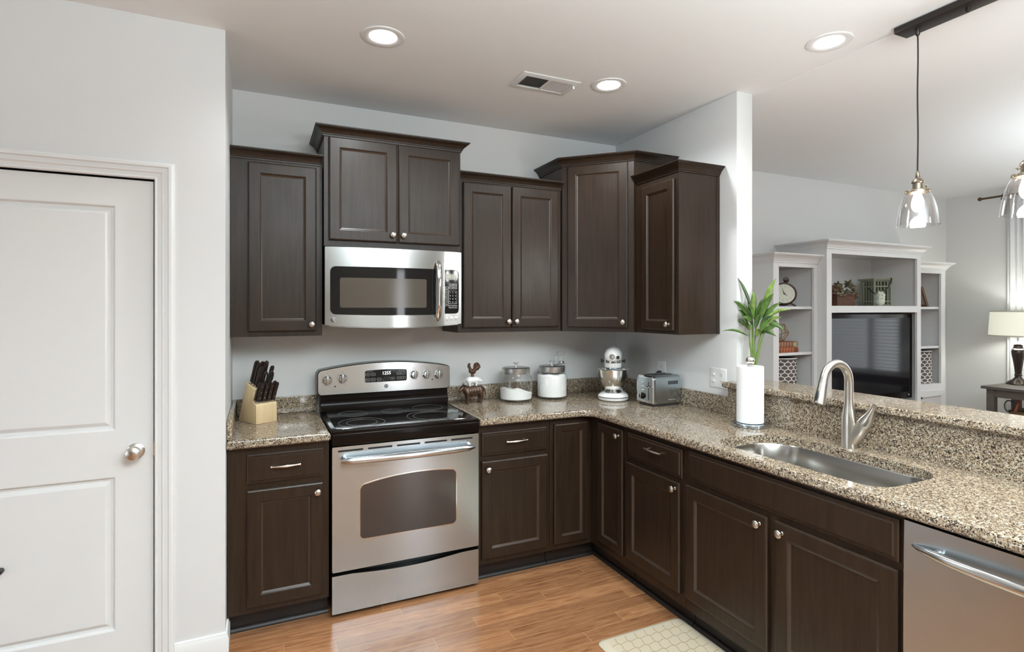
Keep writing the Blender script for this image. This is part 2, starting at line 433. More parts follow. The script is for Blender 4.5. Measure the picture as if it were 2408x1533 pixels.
def lattice(name, bgc, line, per, width, wig, rot45, plane, rough=0.6):
    """trellis pattern: two families of wiggly lines; plane picks the coordinate pair"""
    m = mat(name, bgc, rough); tc = nd(m, 'ShaderNodeTexCoord'); sp = nd(m, 'ShaderNodeSeparateXYZ'); lk(m, tc.outputs['Object'], sp.inputs[0])
    if plane == 'XY': u, v = sp.outputs[0], sp.outputs[1]
    else:
        u = math_(m, 'MULTIPLY', math_(m, 'ARCTAN2', sp.outputs[1], sp.outputs[0]), plane); v = sp.outputs[2]
    u = math_(m, 'DIVIDE', u, per); v = math_(m, 'DIVIDE', v, per)
    if rot45: u, v = math_(m, 'ADD', u, v), math_(m, 'SUBTRACT', u, v)
    def fam(p, q):
        x = math_(m, 'ADD', p, math_(m, 'MULTIPLY', math_(m, 'SINE', math_(m, 'MULTIPLY', q, 2*pi)), wig))
        fr = math_(m, 'FRACT', x); return math_(m, 'ABSOLUTE', math_(m, 'SUBTRACT', fr, 0.5))
    d = math_(m, 'MAXIMUM', fam(u, v), fam(v, u))
    lk(m, mix(m, math_(m, 'GREATER_THAN', d, 0.5-width), bgc, line), P(m).inputs['Base Color']); return m
# ------------------------------------------------------------------ the setting
W = 2.58; WE = -1.16; LW = 0.10; XR = 7.08
b = B().box(-3.7, 7.3, -7.3, 0.3, -0.1, 0); struct('floor', b, FLOORM, 'oak plank floor')
b = B().box(-3.7, 2.715, -7.3, 0.3, CEIL, CEIL+0.12); struct('ceiling', b, CEILM, 'kitchen ceiling')
b = B().box(2.715, 7.3, -7.3, 0.3, CEIL-0.002, CEIL+0.12); struct('ceiling_living', b, CEILM, 'living room ceiling')
b = B().box(-0.12, 2.70, 0, 0.14, 0, CEIL); struct('wall_back', b, WALL, 'grey kitchen wall behind the range')
b = B().box(-0.12, 0, -0.594, 0, 0, CEIL); struct('wall_left', b, WALL, 'short return wall beside the left cabinets')
DY = -0.714
b = B()
b.loft([[(x, y, z) for x, z in ((-3.6, 0), (-1.062, 0), (-1.062, 2.062), (-0.262, 2.062), (-0.262, 0), (0, 0), (0, CEIL), (-3.6, CEIL))] for y in (DY, DY+0.12)])
struct('wall_pantry', b, WALL, 'grey wall around the white door')
b = B().box(W, 2.70, WE, LW, 0, CEIL, 0.003); struct('wall_right', b, WALL, 'short wall ending beside the bar')
b = B().box(2.70, XR+0.1, LW, LW+0.12, 0, CEIL); struct('wall_living', b, WALL, 'living room wall behind the white unit')
b = B()   # right living wall with a window opening behind the curtain
b.box(XR, XR+0.12, -7.2, -2.6, 0, CEIL); b.box(XR, XR+0.12, -0.62, LW, 0, CEIL); b.box(XR, XR+0.12, -2.6, -0.62, 0, 0.55); b.box(XR, XR+0.12, -2.6, -0.62, 2.35, CEIL)
struct('wall_living_right', b, WALL, 'living room side wall with the curtain')
b = B()
b.box(-3.6, 2.30, -7.2, -7.08, 0, CEIL); b.box(2.74, XR, -7.2, -7.08, 0, CEIL); b.box(2.30, 2.74, -7.2, -7.08, 0, 0.35); b.box(2.30, 2.74, -7.2, -7.08, 2.25, CEIL)
struct('wall_rear', b, REARW, 'wall behind the camera with a narrow window')
b = B()
b.box(-3.6, -3.48, -7.2, -3.5, 0, CEIL); b.box(-3.6, -3.48, -1.7, DY, 0, CEIL); b.box(-3.6, -3.48, -3.5, -1.7, 2.22, CEIL)
struct('wall_side', b, REARW, 'far left wall with the patio opening')
# peninsula knee wall
b = B().box(2.55, 2.70, -3.2, WE-0.002, 0, 1.072); struct('wall_peninsula', b, WALL, 'low wall carrying the raised bar')

# panelled door with casing
b = B()
DT = frame((0, DY+0.014, 0), (1, 0, 0), (0, -1, 0))
b.T = DT
d0, d1 = -1.052, -0.270
zt = 2.052
# stiles and rails around two sunk panels
pu = (1.012, 1.942); pl = (0.185, 0.822); px0, px1 = d0+0.133, d1-0.133
for (x0, x1, z0, z1) in ((d0, px0, 0.008, zt), (px1, d1, 0.008, zt), (px0, px1, pu[1], zt), (px0, px1, pl[1], pu[0]), (px0, px1, 0.008, pl[0])):
    b.box(x0, x1, -0.035, 0, z0, z1)
for z0, z1 in (pu, pl):
    b.rect_rings(px0, px1, z0, z1, [(0, -0.03), (0, 0), (0.003, -0.001), (0.009, -0.013), (0.019, -0.014), (0.033, -0.004), (0.036, -0.003)], True, True)
door = struct('door_1', b, TRIM, 'white two panel door', sharp=8)
b = B(DT); b.lathe([(0.033, 0), (0.033, 0.004), (0.026, 0.009), (0.012, 0.011), (0.011, 0.028), (0.018, 0.034), (0.029, 0.046), (0.031, 0.056), (0.026, 0.066), (0.012, 0.072), (0, 0.073)], (-0.333, 0, 0.921), 32, None)
b = B(); b.lathe([(0.033, 0), (0.033, 0.004), (0.026, 0.009), (0.012, 0.011), (0.011, 0.026), (0.018, 0.032), (0.028, 0.042), (0.030, 0.052), (0.025, 0.062), (0.012, 0.068), (0, 0.069)], tuple(DT(-0.333, 0, 0.921)), 32, (0, -1, 0))
k = obj('door_knob', b, NICKEL, door); k['label'] = 'satin nickel door knob'
b = B(); b.lathe([(0.011, 0), (0.011, 0.018), (0.008, 0.022), (0, 0.023)], tuple(DT(-0.768, 0, 0.507)), 16, (0, -1, 0)); obj('door_bumper', b, BLKP, door)
b = B(DT).box(-0.2705, -0.2665, -0.03, 0.001, 0.895, 0.950); obj('latch_plate', b, PULLM, door)
prof = [(0, 0), (0, 0.011), (0.005, 0.014), (0.010, 0.010), (0.024, 0.012), (0.030, 0.017), (0.034, 0.014), (0.048, 0.016), (0.052, 0.022), (0.062, 0.022), (0.066, 0.018), (0.070, 0.017), (0.071, 0.0)]
b = B()
c0, c1, ct = -1.060, -0.263, 2.058
for pth in ([(c0, 0), (c0, ct), (c1, ct), (c1, 0)],):
    n = len(pth); loops = []
    for i, p in enumerate(pth):
        mx_ = (-1, 0) if i == 0 else (-1, 1) if i == 1 else (1, 1) if i == 2 else (1, 0)
        loops.append([(p[0]+mx_[0]*o, DY-h, max(0, p[1]+mx_[1]*o)) for o, h in prof])
    b.loft(loops)
struct('trim_1', b, TRIM, 'white door casing', sharp=9)
# jamb in the dark door gap
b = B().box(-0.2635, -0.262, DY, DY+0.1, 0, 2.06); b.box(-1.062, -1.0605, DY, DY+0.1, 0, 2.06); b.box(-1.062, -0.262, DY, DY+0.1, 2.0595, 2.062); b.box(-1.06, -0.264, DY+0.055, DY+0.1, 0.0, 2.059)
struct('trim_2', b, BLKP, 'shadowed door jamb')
bp_ = [(0, 0), (0.014, 0), (0.014, 0.07), (0.010, 0.078), (0.008, 0.088), (0, 0.09)]
b = B(); b.sweep([(-0.192, DY), (0.0, DY), (0.0, -0.595)], bp_, 0); struct('baseboard_left', b, TRIM)
b = B(); b.sweep([(XR, -7.0), (XR, LW), (2.70, LW), (2.70, WE)][::-1], bp_, 0); struct('baseboard_living', b, TRIM)
# narrow window behind the camera (it shows in the polished fronts)
b = B()
b.box(2.30, 2.34, -7.16, -7.09, 0.35, 2.25); b.box(2.70, 2.74, -7.16, -7.09, 0.35, 2.25); b.box(2.34, 2.70, -7.16, -7.09, 0.35, 0.40); b.box(2.34, 2.70, -7.16, -7.09, 2.20, 2.25); b.box(2.34, 2.70, -7.155, -7.095, 1.28, 1.32)
struct('window_1', b, TRIM)
b = B()
b.box(XR+0.02, XR+0.08, -2.6, -2.54, 0.55, 2.35); b.box(XR+0.02, XR+0.08, -0.68, -0.62, 0.55, 2.35); b.box(XR+0.02, XR+0.08, -1.64, -1.58, 0.55, 2.35); b.box(XR+0.02, XR+0.08, -2.6, -0.62, 0.55, 0.61); b.box(XR+0.02, XR+0.08, -2.6, -0.62, 2.29, 2.35); b.box(XR+0.025, XR+0.075, -2.6, -0.62, 1.43, 1.47)
struct('window_2', b, TRIM)
b = B()
for i in range(40):
    z = 0.63+1.65*i/39; b.loft([[(XR+0.004+q*0.022*0.75, y, z+q*0.022*0.7+e) for q, e in ((-0.5, 0), (0.5, 0), (0.5, 0.002), (-0.5, 0.002))] for y in (-2.52, -1.66)]); b.loft([[(XR+0.004+q*0.022*0.75, y, z+q*0.022*0.7+e) for q, e in ((-0.5, 0), (0.5, 0), (0.5, 0.002), (-0.5, 0.002))] for y in (-1.56, -0.70)])
struct('window_blinds', b, TRIM)

# ------------------------------------------------------------------ cabinets
def knob_bm(c, n):
    return B().lathe([(0.0075, 0), (0.0075, 0.002), (0.0055, 0.004), (0.0050, 0.013), (0.0095, 0.017), (0.0150, 0.021), (0.0155, 0.025), (0.0120, 0.029), (0.006, 0.031), (0, 0.0315)], c, 24, n)
def door_bm(T, a0, a1, z0, z1, d=0.001, fw=0.058):
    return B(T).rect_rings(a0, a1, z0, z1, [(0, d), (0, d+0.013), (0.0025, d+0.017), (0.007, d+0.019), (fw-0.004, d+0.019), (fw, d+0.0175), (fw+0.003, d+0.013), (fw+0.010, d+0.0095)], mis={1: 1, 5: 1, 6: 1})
def drawer_bm(T, a0, a1, z0, z1, d=0.001):
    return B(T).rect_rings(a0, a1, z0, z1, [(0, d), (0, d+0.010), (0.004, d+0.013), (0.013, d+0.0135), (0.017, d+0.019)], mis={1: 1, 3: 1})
def normal_of(T): return T(0, 1, 0)-T(0, 0, 0)
def add_door(root, T, a0, a1, z0, z1, kn=None, fw=0.058):
    o = obj('door', door_bm(T, a0, a1, z0, z1, fw=fw), [ESP, WORN_GLINT], root, sharp=8)
    if kn:
        obj('knob', knob_bm(T(kn[0], 0.0195, kn[1]), normal_of(T)), NICKEL, o)
    return o
def pull_bm(T, ac, z, L=0.128, d=0.02):
    b = B(); h = L/2; pts = []; rs = []
    for i in range(17):
        t = -1+2*i/16; pts.append(T(ac+t*h, d+0.014+0.010*(1-t*t), z)); rs.append(0.0038+0.0030*(1-abs(t))**1.2+(0.002 if abs(t) > 0.94 else 0))
    b.tube(pts, rs, 12)
    for s_ in (-1, 1):
        b.cyl(T(ac+s_*(h-0.012), d-0.001, z), T(ac+s_*(h-0.012), d+0.017, z), 0.0045, 0.0038, 12)
    return b
def add_drawer(root, T, a0, a1, z0, z1, pull=None):
    o = obj('drawer_front', drawer_bm(T, a0, a1, z0, z1), [ESP, WORN_GLINT], root, sharp=8)
    if pull: obj('pull', pull_bm(T, *pull), PULLM, o)
    return o
TOE = 0.098
def base_body(root, T, a0, a1, depth=0.604):
    if T is FP: depth = 0.576
    b = B(T); b.box(a0, a1, -depth, 0, TOE, 0.874); obj('cabinet_body', b, ESP, root)
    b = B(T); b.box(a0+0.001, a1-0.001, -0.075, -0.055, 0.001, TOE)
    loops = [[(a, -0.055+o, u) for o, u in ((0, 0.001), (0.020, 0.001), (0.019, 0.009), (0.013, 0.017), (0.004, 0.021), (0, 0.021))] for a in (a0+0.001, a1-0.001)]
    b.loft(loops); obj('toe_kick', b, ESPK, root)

r = thing('base_cabinet', 'dark brown base cabinet left of the range, under the knife block', 'cabinet', (0.225, -0.61, 0))
base_body(r, FB, 0.003, 0.447)
add_drawer(r, FB, 0.085, 0.419, 0.700, 0.837, (0.250, 0.775))
add_door(r, FB, 0.084, 0.420, 0.126, 0.672, (0.393, 0.630))
r = thing('base_cabinet', 'dark brown base cabinet with one drawer just right of the range', 'cabinet', (1.45, -0.61, 0))
base_body(r, FB, 1.232, 1.680)
add_drawer(r, FB, 1.251, 1.655, 0.701, 0.829, (1.456, 0.771))
add_door(r, FB, 1.250, 1.660, 0.130, 0.672, (1.284, 0.628))
# corner cabinet with two narrow doors meeting in the inner corner
r = thing('corner_base_cabinet', 'dark brown corner base cabinet with two narrow doors meeting at the inner corner', 'cabinet', (2.1, -0.4, 0))
b = B(); b.prism([(1.682, -0.61), (1.97, -0.61), (1.97, -0.963), (2.574, -0.963), (2.574, -0.006), (1.682, -0.006)], TOE, 0.874); obj('cabinet_body', b, ESP, r)
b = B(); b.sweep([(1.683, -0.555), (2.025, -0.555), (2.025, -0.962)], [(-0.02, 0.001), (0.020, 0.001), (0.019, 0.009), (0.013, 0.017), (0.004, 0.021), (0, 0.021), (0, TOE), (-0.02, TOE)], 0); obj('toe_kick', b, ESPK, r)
add_door(r, FB, 1.706, 1.937, 0.132, 0.838, None, 0.046)
add_door(r, FP, 0.702, 0.946, 0.150, 0.844, (0.913, 0.808), 0.046)
r = thing('base_cabinet', 'dark brown one drawer base cabinet between the corner cabinet and the sink cabinet', 'cabinet', (1.97, -1.2, 0))
base_body(r, FP, 0.966, 1.428)
add_drawer(r, FP, 0.986, 1.414, 0.708, 0.845, (1.222, 0.797))
add_door(r, FP, 0.976, 1.398, 0.157, 0.682, (1.371, 0.652))
r = thing('sink_cabinet', 'wide dark brown two door cabinet under the sink', 'cabinet', (1.97, -1.9, 0))
b = B(FP); b.box(1.430, 2.398, -0.576, -0.56, TOE, 0.874); b.box(1.430, 1.45, -0.559, -0.021, TOE, 0.874); b.box(2.38, 2.398, -0.559, -0.021, TOE, 0.874); b.box(1.451, 2.379, -0.559, -0.021, TOE, 0.12)
b.box(1.430, 2.398, -0.02, 0, TOE, 0.874); obj('cabinet_body', b, ESP, r)
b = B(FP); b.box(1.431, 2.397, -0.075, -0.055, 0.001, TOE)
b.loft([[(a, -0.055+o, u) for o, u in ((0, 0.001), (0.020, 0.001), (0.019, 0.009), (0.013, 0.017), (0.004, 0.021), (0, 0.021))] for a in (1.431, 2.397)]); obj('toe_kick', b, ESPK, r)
obj('false_drawer_panel', drawer_bm(FP, 1.455, 2.386, 0.718, 0.853), [ESP, WORN_GLINT], r, sharp=8)
add_door(r, FP, 1.440, 1.896, 0.160, 0.692, (1.863, 0.658))
add_door(r, FP, 1.932, 2.384, 0.160, 0.694, (1.967, 0.657))

# upper cabinets
CROWN = [(0, 0), (0.006, 0.0), (0.007, 0.008), (0.011, 0.010), (0.012, 0.014), (0.020, 0.026), (0.032, 0.037), (0.040, 0.041), (0.042, 0.045), (0.046, 0.046), (0.047, 0.052), (0.0, 0.052)]
def upper(label, X0, X1, fy, z0, z1, path, doors, loc):
    T = frame((0, fy, 0), (1, 0, 0), (0, -1, 0))
    r = thing('wall_cabinet', label, 'cabinet', loc)
    b = B(); b.box(X0, X1, fy, -0.002, z0, z1); obj('cabinet_body', b, ESP, r)
    b = B(); b.sweep(path, CROWN, z1-0.002); obj('crown_moulding', b, ESP, r, sharp=18)
    for d in doors: add_door(r, T, *d)
    return r
upper('tall dark brown wall cabinet with one door at the left end', 0.002, 0.446, -0.305, 1.370, 2.288, [(0.002, -0.305), (0.446, -0.305)],
      [(0.083, 0.416, 1.397, 2.272, (0.392, 1.432))], (0.224, -0.15, 1.37))
upper('raised dark brown two door cabinet above the microwave', 0.450, 1.2165, -0.362, 1.852, 2.440, [(0.450, -0.004), (0.450, -0.362), (1.2165, -0.362), (1.2165, -0.004)],
      [(0.473, 0.838, 1.884, 2.436, (0.812, 1.925)), (0.846, 1.207, 1.884, 2.436, (0.872, 1.925))], (0.83, -0.18, 1.852))
upper('dark brown two door wall cabinet between the microwave and the corner cabinet', 1.220, 1.929, -0.305, 1.371, 2.288, [(1.220, -0.305), (1.929, -0.305)],
      [(1.250, 1.568, 1.399, 2.279, (1.545, 1.436)), (1.575, 1.905, 1.399, 2.279, (1.598, 1.436))], (1.575, -0.15, 1.371))
r = thing('corner_wall_cabinet', 'tall dark brown wall cabinet set diagonally across the corner', 'cabinet', (2.3, -0.3, 1.369))
b = B(); b.prism([(1.932, -0.323), (2.257, -0.648), (2.578, -0.648), (2.578, -0.002), (1.932, -0.002)], 1.369, 2.440); obj('cabinet_body', b, ESP, r)
b = B(); b.sweep([(1.932, -0.004), (1.932, -0.323), (2.257, -0.648), (2.576, -0.648)], CROWN, 2.438); obj('crown_moulding', b, ESP, r, sharp=18)
TD = frame((1.932, -0.323, 0), (1, -1, 0), (-1, -1, 0))
add_door(r, TD, 0.038, 0.424, 1.396, 2.432, (0.396, 1.432))
r = thing('wall_cabinet', 'narrow dark brown wall cabinet at the right end beside the bare wall', 'cabinet', (2.43, -0.84, 1.369))
FE = frame((2.275, 0, 0), (0, -1, 0), (-1, 0, 0))
b = B(); b.box(2.275, 2.578, -1.032, -0.651, 1.369, 2.288); obj('cabinet_body', b, ESP, r)
b = B(); b.box(2.556, 2.578, -1.0345, -1.0315, 1.369, 2.288); obj('scribe_strip', b, ESP, r)
b = B(); b.sweep([(2.275, -0.651), (2.275, -1.032), (2.576, -1.032)], CROWN, 2.286); obj('crown_moulding', b, ESP, r, sharp=18)
add_door(r, FE, 0.718, 1.006, 1.392, 2.252, (0.970, 1.427), 0.052)

# ------------------------------------------------------------------ stone tops
def slab(b, outer, holes, z0, z1, r=0.012):
    """flat stone slab with an eased edge; outer is counter-clockwise, holes clockwise seen from above"""
    rings = [(r*0.6, z0), (0.0, z0+r*0.6), (0.0, z1-r), (r*0.3, z1-r*0.3), (r, z1)]
    loops = [inset(outer, d, z) for d, z in rings]; R = b.loft(loops, False, False)
    hs = []
    for h in holes:
        hl = [inset(h, d, z) for d, z in ((0, z0), (0, z1-0.004), (0.0, z1))]
        hs.append(b.loft(hl, False, False))
    for pick in (0, -1):
        es = []
        for S in [R]+hs:
            L = S[pick]; es += [b.bm.edges.get((L[i], L[(i+1) % len(L)])) for i in range(len(L))]
        bmesh.ops.triangle_fill(b.bm, use_beauty=True, use_dissolve=False, edges=[e for e in es if e])
    return b
CT = 0.914
t = thing('countertop', 'short granite countertop left of the range', 'countertop', (0.225, -0.33, 0.875))
obj('stone_slab', slab(B(), [(0.002, -0.656), (0.450, -0.656), (0.450, -0.002), (0.002, -0.002)], [], 0.875, CT), GRAN, t)
b = B(); b.box(0.024, 0.450, -0.024, -0.003, CT+0.0005, 1.008, 0.003); obj('backsplash', b, GRAN, t)
b = B(); b.box(0.002, 0.0225, -0.63, -0.003, CT+0.0005, 1.008, 0.003); obj('side_splash', b, GRAN, t)

SINK = rpoly(2.008, 2.402, -2.300, -1.548, (0.085, 0.13, 0.15, 0.085), 8)
t = thing('countertop', 'long L shaped granite countertop from the range to the sink', 'countertop', (2.2, -1.2, 0.875))
fil = [(1.931+0.055*(cos(a)-1), -0.656-0.055*(1-sin(a))) for a in [pi/2*i/6 for i in range(7)]]   # inner corner, eased
fil = [(1.931-0.07+0.07*sin(a), -0.656-0.07+0.07*cos(a)) for a in [pi/2*i/6 for i in range(7)]]
outer = [(1.228, -0.656)] + fil + [(1.931, -3.12), (2.548, -3.12), (2.548, WE-0.004), (2.578, WE-0.004), (2.578, -0.002), (1.228, -0.002)]
def ccw(P_): return P_ if sum(P_[i-1][0]*P_[i][1]-P_[i][0]*P_[i-1][1] for i in range(len(P_))) > 0 else P_[::-1]
obj('stone_slab', slab(B(), ccw(outer), [ccw(SINK)[::-1]], 0.875, CT), GRAN, t)
b = B(); b.box(1.232, 2.577, -0.024, -0.003, CT+0.0005, 1.010, 0.003); obj('backsplash', b, GRAN, t)
b = B(); b.prism([(2.557, -1.158), (2.5775, -1.158), (2.5775, -0.026), (2.557, -0.026)], CT+0.0005, 1.014, 0.002); obj('side_splash', b, GRAN, t)
b = B(); b.box(2.528, 2.5485, -3.12, -1.162, CT+0.0005, 1.0725); b.box(2.557, 2.5775, -1.158, -1.116, 1.0145, 1.0725); b.box(2.528, 2.5565, -1.1615, -1.145, CT+0.0005, 1.0725); obj('bar_riser', b, GRAN, t)
b = B(); slab(b, ccw([(2.503, -1.125), (2.503, -3.2), (2.800, -3.2), (2.800, -1.164), (2.577, -1.164), (2.577, -1.125)]), [], 1.0735, 1.106, 0.010)
single('bar_top', b, GRAN, 'raised granite bar ledge above the sink counter', 'bar top', (2.65, -2.2, 1.0735))
# ------------------------------------------------------------------ range
t = thing('range', 'stainless steel electric range with black glass cooktop', 'stove', (0.84, -0.36, 0))
FR = frame((0, 0, 0), (1, 0, 0), (0, -1, 0))
x0, x1 = 0.4585, 1.2215
b = B(); b.box(x0+0.004, x1-0.004, -0.605, -0.03, 0.012, 0.893); obj('range_body', b, BLK, t)
for x in (x0+0.04, x1-0.04):
    for y in (-0.56, -0.08): obj('levelling_foot', B().cyl((x, y, 0.0), (x, y, 0.0125), 0.018, 0.018, 16), BLKP, t)
# oven door with arched window
dz0, dz1 = 0.226, 0.838
b = B(FR); b.plate(rr(x0, x1, dz0, dz1, 0.006, 3), 0.608, 0.648); od = obj('oven_door', b, STEEL, t)
wx0, wx1 = 0.592, 1.092
arch = lambda a: 0.634+0.036*(1-((a-0.90)/0.31)**2)
win = lambda g: rr(wx0-g, wx1+g, 0.372-g, 0.634+g, 0.022+g, 6, lambda a: arch(a)+g)
b = B(FR); b.plate(win(0.005), 0.646, 0.6495); obj('window_rim', b, CHROME, od)
OVGL = mat('oven_glass', (0.035, 0.031, 0.030), 0.12); P(OVGL).inputs['Specular IOR Level'].default_value = 0.9
b = B(FR); b.plate(win(0.0), 0.647, 0.6503); obj('oven_window', b, OVGL, od)
b = B(FR); 
for i in range(5):
    a = 0.485+i*0.145; b.plate(rr(a, a+0.122, 0.8125, 0.8215, 0.0044, 4), 0.646, 0.6488)
obj('vent_slots', b, DARKR, od)
b = B(); pts = []; rs = []
for i in range(25):
    s_ = -1+2*i/24; pts.append((0.840+s_*0.345, -0.684-0.022*(1-s_*s_), 0.775)); rs.append(0.0175 if abs(s_) < 0.93 else 0.0175*sqrt(max(0.15, 1-((abs(s_)-0.93)/0.075)**2)))
b.tube(pts, rs, 18)
for s_ in (-1, 1): b.tube([(0.840+s_*0.325, -0.646, 0.782), (0.840+s_*0.325, -0.668, 0.779), (0.840+s_*0.318, -0.688, 0.776)], [0.014, 0.0135, 0.013], 14)
obj('oven_handle', b, STEELB, od)
# storage drawer with scooped upper edge
b = B(FR); b.plate([(x0+(x1-x0)*i/32, 0.022, 0.207-0.017*max(0, sin(pi*(i/32-0.12)/0.76)) if 0.12 < i/32 < 0.88 else 0.207) for i in range(33)], 0.608, 0.646); obj('storage_drawer', b, STEEL, t)
# cooktop
b = B(FR); b.box(x0-0.003, x1+0.003, 0.60, 0.652, 0.842, 0.902, 0.008); b.box(x0-0.003, x1+0.003, 0.09, 0.648, 0.894, 0.9185, 0.006); obj('cooktop_frame', b, BLK, t)
b = B(); b.prism(rpoly(x0+0.020, x1-0.020, -0.625, -0.118, 0.03, 6), 0.9165, 0.9205, 0.001); ct = obj('cooktop_glass', b, BLKGL, t)
RINGM = mat('burner_ring_print', (0.10, 0.09, 0.085), 0.3)
def ring(x, y, r):
    return [(x+r*cos(2*pi*i/64), y+r*sin(2*pi*i/64), 0.9207) for i in range(64)]
for (x, y, rads) in ((0.625, -0.500, (0.118, 0.078)), (1.015, -0.475, (0.142, 0.108)), (0.620, -0.235, (0.082,)), (1.060, -0.215, (0.092,)), (0.842, -0.250, (0.070,))):
    b = B()
    for q in rads: b.tube(ring(x, y, q), 0.0011, 6, closed=True)
    obj('burner_ring', b, RINGM, ct)
# backguard
TB = frame((0, -0.112, 0), (1, 0, 0), (0, -1, 0))
b = B(TB); b.box(x0, x1, -0.108, -0.012, 0.900, 1.032); 
b.loft([[(a, d, z) for d, z in ((-0.02, 0.92), (0.004, 0.92), (0.006, 0.955), (-0.002, 0.972), (-0.012, 0.985), (-0.03, 0.985))] for a in (x0, x1)]); obj('backguard_base', b, BLK, t)
bx0, bx1 = 0.443, 1.232
topf = lambda a: 1.152+0.040*(1-((a-0.837)/0.40)**2)
b = B(TB); b.plate(rr(bx0-0.003, bx1+0.003, 1.013, 1.152, 0.020, 6, lambda a: topf(a)+0.004), -0.10, -0.006); bg_ = obj('backguard_shell', b, BLK, t)
b = B(TB); b.plate(rr(bx0, bx1, 1.018, 1.152, 0.020, 6, topf), -0.008, 0.003); cp = obj('control_panel', b, STEELB, t)
dtop = lambda a: 1.146+0.005*(1-((a-0.83)/0.126)**2)
b = B(TB); b.plate(rr(0.706, 0.957, 1.077, 1.146, 0.010, 5, lambda a: dtop(a)+0.0), 0.001, 0.0045); b.T = TB; obj('display_window', b, BLKGL, cp)
b = B(TB); b.text('1255', 0.027, onto(TB, 0.833, 0.0049, 1.128)); obj('clock_digits', b, DIGIT, cp)
b = B(TB)
for i, (a, z, s_) in enumerate(((0.735, 1.140, 'OVEN CONTROLS'), (0.925, 1.140, 'TIMER CONTROLS'))): b.text(s_, 0.0045, onto(TB, a, 0.0049, z))
def keybox(b, T, a0, a1, z0, z1, d, r=0.0035, w_=0.0007):
    A = rr(a0, a1, z0, z1, r, 4); pts = [T(a, d, l) for a, l, h in A]+[T(a, d, h) for a, l, h in A[::-1]]
    b2 = b.T; b.T = ident; b.tube([tuple(p) for p in pts], w_, 5, closed=True); b.T = b2
for a, z, s_ in ((0.722, 1.124, 'Bake'), (0.755, 1.124, 'Broil'), (0.722, 1.093, 'Warm'), (0.755, 1.093, 'Clean'), (0.790, 1.093, 'Clock'), (0.870, 1.094, 'Start'), (0.908, 1.124, 'Timer'), (0.934, 1.124, 'On'), (0.908, 1.095, 'Clock'), (0.936, 1.095, 'Off')):
    b.text(s_, 0.0065, onto(TB, a, 0.0049, z)); keybox(b, TB, a-0.0125, a+0.0125, z-0.0075, z+0.0075, 0.0047)
for a, up in ((0.820, 1), (0.842, -1)):
    tri = [(a-0.010, 1.094-0.009*up), (a+0.010, 1.094-0.009*up), (a, 1.094+0.009*up)]
    b2 = b.T; b.T = ident; b.tube([tuple(TB(p, 0.0047, q)) for p, q in tri], 0.0007, 5, closed=True); b.T = b2
obj('touch_key_print', b, PRINT, cp)
def emblem(root, T, a, d, z, r, ring_m, face_m):
    b = B(T); n = (T(0, 1, 0)-T(0, 0, 0)); b.T = ident
    b.lathe([(r, 0), (r, 0.0012), (r*0.93, 0.0018), (0, 0.0019)], tuple(T(a, d, z)), 32, n); o = obj('emblem', b, face_m, root)
    b = B(); b.tube([tuple(T(a+r*0.86*cos(2*pi*i/32), d+0.0019, z+r*0.86*sin(2*pi*i/32))) for i in range(32)], r*0.05, 6, closed=True)
    b.text('GE', r*0.85, onto(T, a, d+0.0026, z))
    for q in range(4):   # scrolls between monogram and ring
        a0 = pi/4+q*pi/2
        b.tube([tuple(T(a+r*(0.68*cos(a0+s_*0.35)), d+0.002, z+r*0.68*sin(a0+s_*0.35))) for s_ in (-1, -0.5, 0, 0.5, 1)], r*0.045, 5)
    obj('monogram', b, ring_m, root); return o
emblem(cp, TB, 0.832, 0.003, 1.050, 0.0125, EMBP, EMBL)
def dial(a, z):
    n = Vector((0, -1, 0)); c = Vector(TB(a, 0.003, z))
    b = B(); b.lathe([(0.0245, 0), (0.0245, 0.004), (0.022, 0.006), (0.0205, 0.007), (0.020, 0.020), (0.0185, 0.0235), (0, 0.024)], tuple(c), 32, (0, -1, 0)); o = obj('burner_knob', b, CHROME, cp)
    b = B(TB); b.box(a-0.0058, a+0.0058, 0.024, 0.034, z-0.0255, z+0.0255, 0.003); obj('knob_grip', b, STEELD, o)
    b = B(); b.tube([tuple(TB(a+0.0285*cos(2*pi*i/40), 0.0034, z+0.0285*sin(2*pi*i/40))) for i in range(40)], 0.0005, 5, closed=True)
    for i in range(10):
        an = radians(-60+i*33); b.T = TB; q0 = (a+0.033*cos(an), z+0.033*sin(an))
        b.box(q0[0]-0.0011, q0[0]+0.0011, 0.003, 0.0035, q0[1]-0.0011, q0[1]+0.0011)
    b.text('OFF', 0.006, onto(TB, a, 0.0036, z+0.040)); b.text('LO', 0.005, onto(TB, a+0.012, 0.0036, z-0.036)); b.text('HI', 0.005, onto(TB, a-0.014, 0.0036, z-0.035))
    obj('dial_print', b, PRINTD, o)
for a, z in ((0.492, 1.102), (0.576, 1.108), (1.003, 1.110), (1.080, 1.108), (1.157, 1.104)): dial(a, z)
for a, z in ((0.536, 1.064), (1.118, 1.074)):
    b = B(); b.lathe([(0.0045, 0), (0.0045, 0.001), (0, 0.0012)], tuple(TB(a, 0.003, z)), 16, (0, -1, 0)); obj('indicator_light', b, BLKP, cp)

